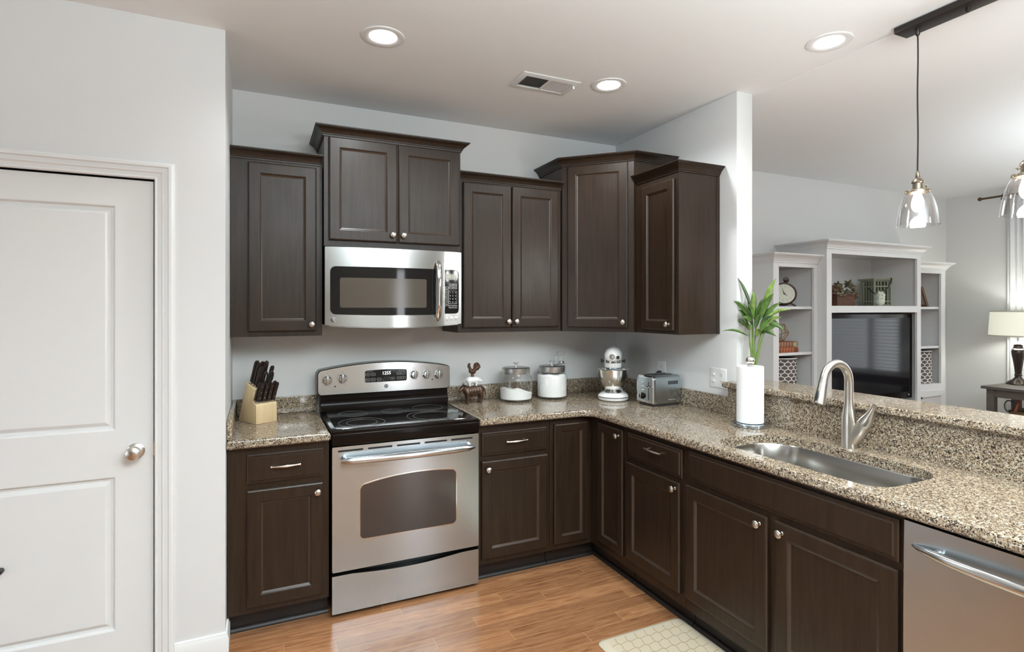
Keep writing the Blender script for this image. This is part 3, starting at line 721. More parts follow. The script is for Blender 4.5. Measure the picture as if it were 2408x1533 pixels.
# ------------------------------------------------------------------ microwave
t = thing('microwave', 'stainless steel microwave mounted over the range', 'microwave', (0.83, -0.2, 1.43))
MX0, MX1, MS = 0.452, 1.2155, 1.104
MC = (MX0+MX1)/2
def TM(a, d, z):      # softly bowed front
    s_ = (a-MC)/(MX1-MC); return Vector((a, -0.372-0.034*(1-s_*s_)-d, z))
mz0, mz1 = 1.428, 1.846
b = B(); b.box(MX0, MX1, -0.366, -0.004, mz0+0.002, mz1-0.002); obj('microwave_body', b, BLK, t)
def strip(a0, a1, z0, z1, n=24): return [(a0+(a1-a0)*i/n, z0, z1) for i in range(n+1)]
sag = lambda a, k: k*(1-((a-MC)/(MX1-MC))**2)
b = B(TM); b.plate([(a, l-sag(a, 0.015), h) for a, l, h in rr(MX0, MS-0.001, mz0, mz1, 0.004, 3)], -0.004, 0.010); dr = obj('microwave_door', b, STEELB, t)
b = B(TM); b.plate([(a, l-sag(a, 0.015), h) for a, l, h in rr(MS+0.0005, MX1, mz0, mz1, 0.004, 3)], -0.004, 0.0095); pn = obj('control_panel', b, STEELB, t)
b = B(TM); b.plate([(a, l-sag(a, 0.015), h-sag(a, 0.014)) for a, l, h in strip(MX0+0.02, MX1-0.02, mz0-0.005, mz0+0.001)], -0.03, 0.004); obj('lower_lip', b, STEELD, t)
b = B(TM); A = rr(0.478, MS-0.001+0.03, 1.487, 1.742, 0.028, 6); A = [(a, l-sag(a, 0.008), h) for a, l, h in A if a < MS-0.002]; b.plate(A, 0.006, 0.0112); obj('door_glass', b, BLKGL, dr)
MESH = mat('window_mesh', (0.085, 0.07, 0.055), 0.16); P(MESH).inputs['Specular IOR Level'].default_value = 0.8
b = B(TM); b.plate(rr(0.527, 0.998, 1.521, 1.682, 0.010, 5), 0.008, 0.0117); obj('door_window', b, MESH, dr)
b = B(TM); A = rr(MS-0.03, 1.199, 1.487, 1.742, 0.024, 6); A = [q for q in A if q[0] > MS+0.002]; b.plate(A, 0.006, 0.0112); pg = obj('panel_glass', b, BLKGL, pn)
b = B(); loops = []
for i in range(31):
    s_ = -1+2*i/30; z = 1.617+s_*0.174; dd_ = 0.013+0.036*(1-s_**4); w_ = 0.0150 if abs(s_) < 0.95 else 0.0150*sqrt(max(0.05, 1-((abs(s_)-0.95)/0.052)**2))
    loops.append([tuple(TM(1.066+w_*cos(2*pi*k/20), dd_+0.0065*sin(2*pi*k/20), z)) for k in range(20)])
b.loft(loops)
for s_ in (-1, 1): b.cyl(tuple(TM(1.066, 0.008, 1.617+s_*0.160)), tuple(TM(1.066, 0.022, 1.617+s_*0.160)), 0.010, 0.009, 16)
obj('door_handle', b, CHROME, dr)
emblem(dr, TM, 0.495, 0.010, 1.456, 0.0145, EMBP, EMBL)
b = B(TM); b.plate(rr(1.117, 1.187, 1.683, 1.718, 0.002, 2), 0.009, 0.0118); obj('clock_display', b, mat('lcd_dark', (0.05, 0.05, 0.035), 0.15), pg)
b = B(TM); b.text('1255', 0.024, onto(TM, 1.153, 0.0122, 1.700)); obj('clock_digits', b, DIGITD, pg)
b = B(TM)
def key(txt, a, z, w_, h_, box=True, size=0.0078, sub=None):
    if sub:
        b.text(txt, size*0.8, onto(TM, a, 0.0117, z+0.0042)); b.text(sub, size*0.8, onto(TM, a, 0.0117, z-0.0042))
    else: b.text(txt, size, onto(TM, a, 0.0117, z))
    if box: keybox(b, TM, a-w_/2, a+w_/2, z-h_/2, z+h_/2, 0.0115, 0.002, 0.0005)
key('Cook', 1.147, 1.654, 0.024, 0.013); key('Defrost', 1.174, 1.654, 0.024, 0.013)
key('Beverage', 1.147, 1.637, 0.025, 0.013, size=0.0062); key('Timer', 1.174, 1.637, 0.024, 0.013)
for i, s_ in enumerate(('Popcorn', 'Reheat', 'Potato', 'Snacks', 'Auto')): key(s_, 1.1225, 1.637-0.0185*i, 0.022, 0.014, size=0.0066)
key('Light', 1.1225, 1.541, 0.022, 0.017, size=0.0066)
for i, s_ in enumerate('123456789'): key(s_, 1.143+0.0172*(i % 3), 1.609-0.0185*(i//3), 0.02, 0.02, False, 0.0115)
key('0', 1.160, 1.553, 0.02, 0.02, False, 0.0115); key('Power', 1.1425, 1.553, 0.02, 0.02, False, 0.0062, 'Level'); key('Add', 1.1775, 1.553, 0.02, 0.02, False, 0.0062, '30 Sec')
key('Start', 1.1465, 1.528, 0.024, 0.017, True, 0.0072, 'Pause'); key('Cancel', 1.1745, 1.528, 0.024, 0.017, True, 0.0072, 'Off')
keybox(b, TM, 1.134, 1.187, 1.5455, 1.6185, 0.0115, 0.003, 0.0004)
obj('keypad_print', b, mat('print_white', (0.8, 0.8, 0.78), 0.5), pg)
for i, (a, s_) in enumerate(((1.121, 'Light'), (1.151, 'Vent'), (1.181, 'Clock'))):
    b = B(); b.lathe([(0.0085, 0), (0.0085, 0.002), (0.006, 0.0045), (0, 0.005)], tuple(TM(a, 0.0093, 1.461+0.0015*i)), 20, (0, -1, 0)); k = obj('round_button', b, WHP, pn)
    b = B(TM); b.text(s_, 0.005, onto(TM, a, 0.0099, 1.447+0.0015*i)); obj('button_print', b, PRINTD, k)

# ------------------------------------------------------------------ dishwasher
t = thing('dishwasher', 'stainless steel dishwasher right of the sink cabinet', 'dishwasher', (1.98, -2.71, 0))
b = B(FP); b.box(2.404, 3.004, -0.572, -0.006, 0.004, 0.868); obj('tub', b, BLKP, t)
b = B(FP); b.box(2.410, 2.998, -0.05, -0.0055, 0.006, 0.095); obj('kick_plate', b, BLKP, t)
def TW(a, d, z): return FP(a, d+0.006*(1-((z-0.48)/0.4)**2), z)
b = B(TW)
for i in range(8): pass
n = 14; Z = [0.102+(0.864-0.102)*i/n for i in range(n+1)]
loops = [[(2.405, -0.005, z), (2.405, 0.020, z), (2.409, 0.024, z), (2.999, 0.024, z), (3.003, 0.020, z), (3.003, -0.005, z)] for z in Z]
b.loft(loops); dd = obj('dishwasher_door', b, STEEL, t)
b = B(); pts = []; rs = []
for i in range(33):
    s_ = -1+2*i/32; pts.append(tuple(FP(2.704+s_*0.268, 0.030+0.040*(1-s_*s_)**0.75, 0.797))); rs.append(max(0.004, 0.0155*(1-abs(s_)**5)**0.6))
b.tube(pts, rs, 16)
for s_ in (-1, 1): b.cyl(FP(2.704+s_*0.20, 0.022, 0.797), FP(2.704+s_*0.20, 0.055, 0.797), 0.012, 0.010, 14)
obj('handle', b, STEELB, dd)

# ------------------------------------------------------------------ sink and faucet
t = thing('sink', 'stainless steel undermount sink in the granite counter', 'sink', (2.2, -1.92, 0.67))
b = B(); S = ccw(SINK)
lev = [(-0.02, 0.8735), (0.0, 0.8735), (0.003, 0.869), (0.008, 0.78), (0.014, 0.71), (0.028, 0.688), (0.055, 0.680)]
b.loft([inset(S, d, z) for d, z in lev], False, True)
so = obj('basin', b, steel('sink_steel', (0.46, 0.45, 0.43), 0.22, 0.5), t, recalc=True)
md = so.modifiers.new('thickness', 'SOLIDIFY'); md.thickness = 0.002; md.offset = 1
b = B(); b.lathe([(0.056, 0.681), (0.056, 0.684), (0.040, 0.683), (0.038, 0.672), (0, 0.672)], (2.20, -1.93, 0), 32); obj('drain', b, CHROME, t)
fx, fy = 2.460, -1.888
t = thing('faucet', 'brushed nickel gooseneck faucet behind the sink', 'faucet', (fx, fy, CT))
b = B()
neck = [(0.0315, 0), (0.0315, 0.004), (0.030, 0.012), (0.030, 0.09), (0.0285, 0.13), (0.024, 0.16), (0.0195, 0.185), (0.0175, 0.21)]
b.lathe(neck, (fx, fy, CT), 32); 
R = 0.082; zc = CT+0.285; pts = [(fx, fy, CT+0.20), (fx, fy, CT+0.25)]+[(fx-R+R*cos(a), fy, zc+R*sin(a)) for a in [radians(k) for k in range(0, 166, 8)]]
a = radians(164); e = Vector(pts[-1]); dirn = Vector((-sin(a), 0, cos(a))); pts += [tuple(e+dirn*0.02)]
b.tube(pts, [0.0178]*2+[0.0172]*(len(pts)-2), 20); obj('spout', b, NICKEL, t)
e2 = Vector(pts[-1])
b = B(); b.lathe([(0.0182, 0), (0.0190, 0.004), (0.0182, 0.008), (0.0185, 0.010), (0.020, 0.03), (0.0235, 0.075), (0.0245, 0.098), (0.0225, 0.101), (0, 0.0995)], tuple(e2-dirn*0.004), 28, dirn); sh = obj('spray_head', b, NICKEL, t)
q = e2+dirn*0.06+Vector((-0.0215, 0, -0.006)); b = B(); b.ball(tuple(q), 0.010, 16, 0.6, 0.9, 3.2, dirn); obj('spray_button', b, BLKP, sh)
ax = Vector((0.03, -0.50, 0.865)).normalized(); p0 = Vector((fx, fy-0.014, CT+0.026))
b = B(); b.lathe([(0.020, 0), (0.026, 0.02), (0.0275, 0.06), (0.027, 0.093), (0.0285, 0.096), (0.0285, 0.101), (0, 0.101)], tuple(p0), 28, ax); obj('valve_body', b, NICKEL, t)
p1 = p0+ax*0.1015; ax2 = (ax+Vector((0, 0.06, 0.12))).normalized()
pts = [p1, p1+ax*0.018, p1+ax*0.034+ax2*0.004, p1+ax*0.036+ax2*0.025, p1+ax*0.036+ax2*0.048, p1+ax*0.036+ax2*0.066]
b = B(); b.tube(pts, [0.0265, 0.0255, 0.020, 0.0125, 0.0085, 0.0095], 20); obj('lever_handle', b, NICKEL, t)
# ------------------------------------------------------------------ knife block and knives
KB = (0.1715, -0.2745, CT+0.0005); KR = radians(31); TILT = radians(20)
t = thing('knife_block', 'pale wooden knife block in the left counter corner', 'knife block', KB, KR)
prof = [(-0.170, 0), (0, 0), (0, 0.098), (-0.006, 0.104), (-0.040, 0.114), (-0.016, 0.182), (-0.093, 0.211)]
b = B(); hw = 0.059; b.loft([[(x, -s_, z) for s_, z in prof] for x in (-hw, hw)]); es = [e for e in b.bm.edges]
bmesh.ops.bevel(b.bm, geom=es, offset=0.002, segments=2, profile=0.5, affect='EDGES'); obj('block', b, BLOCKW, t, local=True)
b = B(); b.prism([(-0.03, 0.06), (0.03, 0.06), (0.03, 0.075), (-0.03, 0.075)], -0.0004, 0.0006); obj('pad', b, BLKP, t, local=True)
def knife(name, label, w_, s_, z, L=0.112, wd=0.021, th=0.013, group='knives in the wooden block'):
    loc = Vector(KB)+Matrix.Rotation(KR, 3, 'Z') @ Vector((w_, -s_, z))
    t = thing(name, label, 'knife', loc, 0, group); t.rotation_euler = (TILT, 0, KR)
    b = B(); b.box(-wd*0.42, wd*0.42, -0.0008, 0.0008, -0.035, 0.004); obj('blade', b, KNIFEM, t, local=True)
    b = B(); b.box(-wd/2, wd/2, -th/2, th/2, 0.0, 0.013, 0.003); obj('bolster', b, KNIFEM, t, local=True)
    b = B(); loops = []
    for i in range(13):
        q = i/12; z_ = 0.0125+(L-0.0125)*q; ww = wd/2*(1.0-0.10*sin(pi*q)+0.06*q); off = 0.004*q*q
        if i == 12: ww *= 0.55
        if i == 11: ww *= 0.9
        tt = th/2*(1.0 if i < 12 else 0.6)
        loops.append([(off+ww*c_, tt*s2, z_) for c_, s2 in ((1, 0.6), (0.8, 1), (-0.8, 1), (-1, 0.6), (-1, -0.6), (-0.8, -1), (0.8, -1), (1, -0.6))])
    b.loft(loops); h = obj('handle', b, KNIFEH, t, local=True)
    for q in (0.2, 0.52, 0.84):
        b = B(); b.cyl((0.004*q*q, -th/2-0.0004, 0.0125+(L-0.0125)*q), (0.004*q*q, th/2+0.0004, 0.0125+(L-0.0125)*q), 0.0024, 0.0024, 10); obj('rivet', b, KNIFEM, h, local=True)
    return t
order = ['leftmost', 'second from left', 'third', 'rightmost']
for i in range(4):
    x = -0.041+0.0273*i
    knife('steak_knife', 'steak knife in the front row of the knife block, %s of four' % order[i], x, -0.0115, 0.1055+0.0005)
    knife('steak_knife', 'steak knife half hidden behind the front row of knives, %s of four' % order[i], x-0.002, -0.0285, 0.1105+0.001)
for j, (s_, z, L, wds) in enumerate(((-0.030, 0.189, 0.118, 'nearest of the three stacked at the tall left side'), (-0.052, 0.197, 0.128, 'middle of the three stacked at the tall left side'), (-0.074, 0.206, 0.130, 'rearmost of the three stacked at the tall left side'))):
    knife('kitchen_knife', 'large dark kitchen knife, ' + wds, -0.038, s_, z, L, 0.024, 0.015)
knife('kitchen_knife', 'large dark knife standing mid block behind the scissors', -0.002, -0.056, 0.199, 0.120, 0.022, 0.014)
knife('kitchen_knife', 'large dark knife at the back of the block middle', -0.004, -0.076, 0.206, 0.122, 0.023, 0.014)
knife('kitchen_knife', 'dark handled knife at the tall right side of the block', 0.041, -0.052, 0.197, 0.105, 0.021, 0.013)
loc = Vector(KB)+Matrix.Rotation(KR, 3, 'Z') @ Vector((0.022, 0.074, 0.207))
t = thing('sharpening_steel', 'round handled sharpening steel rising highest at the back of the knife block', 'sharpening steel', loc, 0); t.rotation_euler = (TILT, 0, KR)
b = B(); b.lathe([(0.008, 0), (0.0095, 0.02), (0.0105, 0.06), (0.0115, 0.10), (0.010, 0.115), (0.005, 0.121), (0, 0.122)], (0, 0, 0.002), 18); obj('handle', b, KNIFEH, t, local=True)
b = B(); b.lathe([(0.004, -0.03), (0.004, 0.0), (0.009, 0.0005), (0.009, 0.0035), (0, 0.0036)], (0, 0, 0), 14); obj('rod', b, KNIFEM, t, local=True)
loc = Vector(KB)+Matrix.Rotation(KR, 3, 'Z') @ Vector((0.014, 0.030, 0.189))
t = thing('kitchen_scissors', 'black handled scissors pushed into the knife block', 'scissors', loc, 0); t.rotation_euler = (TILT, 0, KR)
b = B()
for sx in (-1, 1):
    b.tube([(sx*(0.0165+0.0125*sin(a)), 0.0, 0.052-0.030*cos(a)*1.05) for a in [2*pi*i/24 for i in range(24)]], 0.0042, 10, closed=True)
    b.tube([(sx*0.003, 0, 0.002), (sx*0.006, 0, 0.014), (sx*0.014, 0, 0.022)], 0.005, 10)
obj('finger_loops', b, BLKP, t, local=True)
b = B(); b.box(-0.007, 0.007, -0.0015, 0.0015, -0.03, 0.006); obj('blades', b, KNIFEM, t, local=True)

# ------------------------------------------------------------------ stacked animals
cx, cy, cz = 1.365, -0.170, CT+0.0005
t = thing('animal_figurine', 'stacked cow, pig and rooster figurine beside the range', 'figurine', (cx, cy, cz))
def C_(x, y, z): return (cx+x, cy+y, cz+z)
parts = [(C_(0.050, 0, 0.083), 0.030, C_(-0.035, 0, 0.080), 0.029), (C_(0.052, 0, 0.090), 0.025, C_(-0.03, 0, 0.086), 0.024), (C_(-0.038, 0, 0.086), 0.024, C_(-0.062, -0.004, 0.102), 0.017),
         (C_(-0.064, -0.005, 0.104), 0.0165, C_(-0.090, -0.012, 0.086), 0.0105), (C_(0.0, 0, 0.066), 0.024, C_(0.02, 0, 0.064), 0.022)]
for sx, sy, fw in ((-0.036, -0.016, 0), (-0.036, 0.016, 0.004), (0.052, -0.017, 0), (0.052, 0.016, -0.006)):
    hind = sx > 0
    parts += [(C_(sx, sy, 0.070), 0.016, C_(sx+fw+(0.006 if hind else 0), sy, 0.036), 0.010), (C_(sx+fw+(0.006 if hind else 0), sy, 0.036), 0.0095, C_(sx+fw, sy, 0.008), 0.0085), (C_(sx+fw, sy, 0.009), 0.0095, C_(sx+fw-0.003, sy, 0.009), 0.009)]
for sy in (-1, 1):
    parts += [(C_(-0.060, sy*0.014-0.004, 0.116), 0.0055, C_(-0.055, sy*0.030-0.004, 0.122), 0.004), (C_(-0.064, sy*0.008-0.004, 0.119), 0.004, C_(-0.062, sy*0.014-0.004, 0.134), 0.003)]
parts += [(C_(0.080, 0.002, 0.094), 0.005, C_(0.090, 0.004, 0.060), 0.0042), (C_(0.090, 0.004, 0.060), 0.006, C_(0.090, 0.004, 0.048), 0.005)]
b = blob(parts, 0.0030, 3); obj('cow', b, BRONZE, t, sharp=180)
pz = 0.112
parts = [(C_(-0.022, 0, pz+0.036), 0.0235, C_(0.022, 0, pz+0.037), 0.0225), (C_(0.026, 0, pz+0.037), 0.0185, C_(0.044, -0.003, pz+0.034), 0.013), (C_(0.046, -0.003, pz+0.032), 0.0085, C_(0.058, -0.004, pz+0.030), 0.0075)]
for sx, sy in ((-0.022, -0.010), (-0.022, 0.011), (0.022, -0.010), (0.022, 0.011)): parts += [(C_(sx, sy, pz+0.024), 0.0095, C_(sx, sy, pz+0.003), 0.0065)]
for sy in (-1, 1): parts += [(C_(0.040, sy*0.012-0.002, pz+0.048), 0.0048, C_(0.047, sy*0.017-0.002, pz+0.050), 0.003)]
parts += [(C_(-0.045, 0, pz+0.04), 0.003, C_(-0.052, 0, pz+0.044), 0.0025)]
b = blob(parts, 0.0028, 3); obj('pig', b, PORC, t, sharp=180)
rz = pz+0.060
parts = [(C_(-0.010, 0, rz+0.034), 0.0155, C_(0.008, 0, rz+0.030), 0.0155), (C_(-0.014, 0, rz+0.042), 0.011, C_(-0.022, 0, rz+0.068), 0.007), (C_(-0.023, 0, rz+0.072), 0.0075, C_(-0.023, 0, rz+0.073), 0.0075),
         (C_(-0.030, 0, rz+0.070), 0.003, C_(-0.036, 0, rz+0.067), 0.0022), (C_(-0.030, 0, rz+0.060), 0.0035, C_(-0.030, 0, rz+0.055), 0.0028),
         (C_(-0.005, 0, rz+0.020), 0.0055, C_(-0.004, 0, rz+0.001), 0.0045), (C_(0.003, 0, rz+0.020), 0.0055, C_(0.002, 0, rz+0.001), 0.0045), (C_(-0.006, 0, rz+0.002), 0.006, C_(0.006, 0, rz+0.002), 0.006)]
for i in range(4): parts.append((C_(-0.030+0.005*i, 0, rz+0.080-0.0008*(i-1.5)**2), 0.0032, C_(-0.030+0.005*i, 0, rz+0.0835-0.0008*(i-1.5)**2), 0.0026))
for k, (ex, ez, R_) in enumerate(((0.050, 0.058, 0.0065), (0.047, 0.070, 0.0070), (0.040, 0.079, 0.0072), (0.030, 0.084, 0.0070), (0.020, 0.082, 0.0060), (0.044, 0.046, 0.006))):
    parts += [(C_(0.010, 0, rz+0.036), 0.008, C_(ex*0.6+0.004, (k % 3-1)*0.003, rz+ez*0.85+0.004), 0.0085), (C_(ex*0.6+0.004, (k % 3-1)*0.003, rz+ez*0.85+0.004), 0.0085, C_(ex, (k % 3-1)*0.003, rz+ez), R_*0.8)]
b = blob(parts, 0.0027, 2); obj('rooster', b, mat('rust_brown', (0.085, 0.035, 0.015), 0.45, 0.2), t, sharp=180)

# ------------------------------------------------------------------ glass jars with flour
def jar(x, y, r, h, label, flabel, fill, fillname):
    z0 = CT+0.0005
    t = thing('glass_jar', label, 'jar', (x, y, z0), 0, 'lidded glass canisters')
    rn = r*0.80
    outp = [(0, 0), (r-0.012, 0), (r-0.003, 0.004), (r, 0.014), (r, h-0.035), (r-0.004, h-0.018), (r-0.014, h-0.006), (rn+0.004, h), (rn, h+0.004), (rn, h+0.028)]
    b = B(); b.lathe([(max(q, 1e-7), z) for q, z in outp], (x, y, z0), 48, None, False, False); obj('glass_body', b, GLASSJ, t)
    b = B(); b.lathe([(r-0.016, 0.0005), (r-0.006, 0.0035), (r-0.004, 0.010), (r-0.010, 0.009), (0, 0.0088)], (x, y, z0), 48, None, True, False); obj('thick_base', b, thin_glass('base_glass', (0.75, 0.78, 0.77), 1.2), t)
    zl = h+0.006
    b = B(); b.lathe([(rn+0.003, zl), (rn+0.004, zl+0.004), (rn+0.004, zl+0.030), (rn+0.006, zl+0.033), (rn+0.006, zl+0.037), (rn+0.001, zl+0.0405), (rn*0.8, zl+0.043), (rn*0.5, zl+0.044), (0, zl+0.044)], (x, y, z0), 48); ld = obj('lid', b, LIDM, t)
    b = B(); b.lathe([(0.008, 0), (0.0075, 0.004), (0.007, 0.018), (0.010, 0.022), (0.021, 0.024), (0.022, 0.027), (0.018, 0.0285), (0, 0.029)], (x, y, z0+zl+0.0435), 24); obj('lid_knob', b, CHROME, ld)
    ri = r-0.0045
    b = B(); n = 40; rings = 9
    prof = [(0, 0.0098), (ri-0.012, 0.010), (ri-0.002, 0.016)]
    loops = [[(x+q*cos(2*pi*i/n), y+q*sin(2*pi*i/n), z0+z) for i in range(n)] for q, z in prof[1:]]
    for k in range(rings):
        q = ri*(1-k/(rings-0.4)); loops.append([(x+q*cos(2*pi*i/n), y+q*sin(2*pi*i/n), z0+fill(q*cos(2*pi*i/n), q*sin(2*pi*i/n))) for i in range(n)])
    b.loft(loops); single(fillname, b, FLOUR, flabel, fillname, (x, y, z0), kind='stuff')
jar(1.672, -0.165, 0.109, 0.170, 'large lidded glass jar half full of white powder, left of the two', 'white sugar heaped in the left glass jar',
    lambda a, c: 0.066+0.018*(-a/0.1)+0.020*math.exp(-((a-0.0)**2+(c+0.03)**2)/0.0016)+0.004*sin(40*a+30*c), 'sugar')
jar(1.940, -0.170, 0.104, 0.170, 'large lidded glass jar filled to the top with white flour, right of the two', 'white flour filling the right glass jar',
    lambda a, c: 0.163+0.005*sin(60*a+2)*cos(50*c)-0.012*max(0, math.hypot(a, c)/0.1-0.75)*4, 'flour')
# glass mill behind the jar
b = B(); b.lathe([(0.031, 0), (0.033, 0.003), (0.033, 0.09), (0.026, 0.12), (0.022, 0.15), (0.024, 0.165), (0.030, 0.18), (0.030, 0.215), (0.022, 0.223), (0.020, 0.235), (0.025, 0.265), (0.029, 0.298), (0.028, 0.303), (0.0, 0.304)], (2.066, -0.072, CT+0.0005), 32)
t = thing('glass_mill', 'clear glass pepper mill standing behind the right flour jar', 'pepper mill', (2.066, -0.072, CT+0.0005)); obj('mill_body', b, GLASSJ, t)
b = B(); b.lathe([(0.0215, 0.222), (0.023, 0.224), (0.023, 0.232), (0.0205, 0.234)], (2.066, -0.072, CT+0.0005), 24); obj('metal_collar', b, CHROME, t)
b = B(); b.lathe([(0.027, 0.185), (0.027, 0.213), (0.012, 0.219), (0, 0.2195)], (2.066, -0.072, CT+0.0005), 24); obj('grinder', b, mat('frosted_plastic', (0.6, 0.6, 0.6), 0.5), t)

# ------------------------------------------------------------------ stand mixer (front is local -y)
t = thing('stand_mixer', 'white stand mixer with steel bowl in the counter corner', 'stand mixer', (2.298, -0.372, CT+0.0005), radians(-37))
def base_out(g):
    P_ = []
    for i in range(25):
        a = pi+pi*i/24; P_.append(((0.100-g)*cos(a), -0.055+(0.102-g)*sin(a)))
    P_ += [(0.093-g, 0.02), (0.072-g, 0.09), (0.060-g, 0.135-g), (0.045-g, 0.150-g), (-0.045+g, 0.150-g), (-0.060+g, 0.135-g), (-0.072+g, 0.09), (-0.093+g, 0.02)]
    return P_
b = B(); lv = [(0.012, 0.001), (0.004, 0.006), (0.001, 0.016), (0.000, 0.021)]
b.loft([[(x, y, z) for x, y in base_out(g)] for g, z in lv]); 
lv = [(0.000, 0.0262), (0.003, 0.034), (0.014, 0.043), (0.030, 0.049), (0.05, 0.052)]
b.loft([[(x, y, z) for x, y in base_out(g)] for g, z in lv]); obj('base', b, WHC, t, local=True)
b = B(); b.loft([[(x, y, z) for x, y in base_out(g)] for g, z in ((0.002, 0.0208), (0.002, 0.0264))]); obj('band', b, BLKP, t, local=True)
b = B(); loops = []
for z, hw_, y0_, y1_ in ((0.045, 0.062, 0.045, 0.142), (0.07, 0.050, 0.062, 0.136), (0.12, 0.040, 0.070, 0.130), (0.18, 0.039, 0.068, 0.130), (0.235, 0.044, 0.055, 0.135), (0.262, 0.048, 0.045, 0.138)):
    loops.append([(x, y, z) for x, y in rpoly(-hw_, hw_, y0_, y1_, min(hw_, (y1_-y0_)/2)*0.7, 5)])
b.loft(loops); obj('column', b, WHC, t, local=True)
b = B(); loops = []
hy = [(-0.142, 0.004), (-0.140, 0.022), (-0.134, 0.036), (-0.122, 0.047), (-0.10, 0.055), (-0.06, 0.060), (0.0, 0.062), (0.06, 0.060), (0.11, 0.054), (0.14, 0.044), (0.155, 0.030), (0.161, 0.010)]
for y, r_ in hy:
    loops.append([(r_*0.97*cos(2*pi*i/32), y, 0.288+r_*(sin(2*pi*i/32) if sin(2*pi*i/32) > 0 else 0.80*sin(2*pi*i/32))+0.010*max(0, y)) for i in range(32)])
b.loft(loops); obj('motor_head', b, WHC, t, local=True, sharp=60)
b = B(); b.lathe([(0.054, 0.217), (0.0555, 0.221), (0.0555, 0.243), (0.058, 0.246), (0.059, 0.268), (0.04, 0.275)], (0, -0.072, 0), 36); obj('neck', b, WHC, t, local=True)
b = B(); b.lathe([(0.0555, 0.205), (0.057, 0.207), (0.057, 0.2165), (0.050, 0.2175)], (0, -0.072, 0), 36); obj('steel_ring', b, STEEL, t, local=True)
b = B(); b.lathe([(0.030, 0.186), (0.046, 0.190), (0.048, 0.204), (0.050, 0.206)], (0, -0.072, 0), 32); b.cyl((0, -0.072, 0.150), (0, -0.072, 0.19), 0.010); obj('planetary', b, WHC, t, local=True)
b = B(); b.lathe([(0.0592, 0.2475), (0.0602, 0.249), (0.0602, 0.2655), (0.0592, 0.267)], (0, -0.072, 0), 40, None, False, False); tb = obj('trim_band', b, CHROME, t, local=True)
b = B()
def TMX(a, d, z): an = -pi/2+a/0.0605; return Vector(((0.0605+d)*cos(an), -0.072+(0.0605+d)*sin(an), z))
vs_, fs_ = GLY['KitchenAid']; q = [b.bm.verts.new(TMX(x*0.0225, 0.0004, 0.2570+y*0.0225)) for x, y in vs_]
for f in fs_:
    try: b.bm.faces.new([q[i] for i in f])
    except ValueError: pass
obj('lettering', b, PRINTD, tb, local=True)
b = B()
for sx in (-1, 1): b.lathe([(0.006, 0), (0.006, 0.008), (0.0105, 0.010), (0.012, 0.016), (0.0095, 0.021), (0, 0.022)], (sx*0.0585, -0.060, 0.257), 18, (sx, 0, 0))
obj('control_levers', b, BLKP, t, local=True)
b = B(); b.lathe([(0.0195, 0), (0.0195, 0.005), (0.0175, 0.008), (0, 0.0085)], (-0.004, -0.1335, 0.290), 28, (0, -1, 0.0)); obj('hub_cap', b, LIDM, t, local=True)
b = B(); b.cyl((0.032, -0.118, 0.288), (0.034, -0.145, 0.287), 0.0055); b.ball((0.034, -0.146, 0.287), 0.011); obj('hub_knob', b, BLKP, t, local=True)
b = B(); b.lathe([(0.050, 0.049), (0.0525, 0.050), (0.0525, 0.060), (0.049, 0.062), (0.0465, 0.062), (0.0465, 0.0525), (0, 0.0525)], (0, -0.066, 0), 32, None, True, False); obj('bowl_clamp', b, STEELD, t, local=True)
m_ = thing('mixing_bowl', 'polished steel mixing bowl locked on the white mixer', 'bowl', tuple(Vector((2.298, -0.372, CT+0.0005))+Matrix.Rotation(radians(-37), 3, 'Z') @ Vector((0, -0.066, 0.0535))), radians(-37))
b = B(); pr = [(0.0, 0.0), (0.042, 0.0), (0.044, 0.003), (0.044, 0.012), (0.052, 0.020), (0.072, 0.043), (0.088, 0.072), (0.097, 0.100), (0.1015, 0.130), (0.103, 0.136), (0.1045, 0.1365), (0.103, 0.138), (0.0995, 0.134), (0.095, 0.100), (0.086, 0.073), (0.070, 0.045), (0.050, 0.023), (0.0, 0.016)]
b.lathe([(max(r_*1.03, 1e-7), z*1.10) for r_, z in pr], (0, 0, 0), 48, None, False, False); obj('bowl_shell', b, steel('polished_bowl', (0.78, 0.77, 0.74), 0.16, 0.5), m_, local=True)

# ------------------------------------------------------------------ toaster (control end is local -x)
t = thing('toaster', 'brushed steel two slot toaster near the wall outlet', 'toaster', (2.432, -0.672, CT+0.0005), radians(3))
hl, hwid = 0.112, 0.080
b = B(); prof = []
def tpro(g):   # rounded top cross-section in y,z
    P_ = [(-hwid+g, 0.016+g)]
    for i in range(9): a = pi-pi/2*i/8; P_.append((-hwid+0.024+(0.024-g)*cos(a), 0.163+(0.024-g)*sin(a)))
    for i in range(9): a = pi/2-pi/2*i/8; P_.append((hwid-0.024+(0.024-g)*cos(a), 0.163+(0.024-g)*sin(a)))
    P_.append((hwid-g, 0.016+g)); return P_
b.loft([[(x, y, z) for y, z in tpro(g)] for x, g in ((-hl+0.012, 0), (hl-0.012, 0), (hl-0.004, 0.003), (hl, 0.010))]); sh = obj('shell', b, STEEL, t, local=True)
b = B(); b.loft([[(x, y, z) for y, z in tpro(g)] for x, g in ((-hl-0.003, 0.008), (-hl+0.002, 0.001), (-hl+0.0115, 0.0)) ]); obj('end_cap', b, CHROME, t, local=True)
b = B(); b.loft([[(x, y, z) for y, z in tpro(g)] for x, g in ((-hl-0.0045, 0.014), (-hl-0.002, 0.014))]); cpn = obj('control_face', b, STEEL, t, local=True)
b = B(); b.prism(rpoly(-hl+0.008, hl-0.004, -hwid+0.006, hwid-0.006, 0.02), 0.001, 0.0165); obj('base', b, BLKP, t, local=True)
b = B()
for sy in (-1, 1): b.prism(rpoly(-0.080, 0.080, sy*0.026-0.012, sy*0.026+0.012, 0.008), 0.1868, 0.1878)
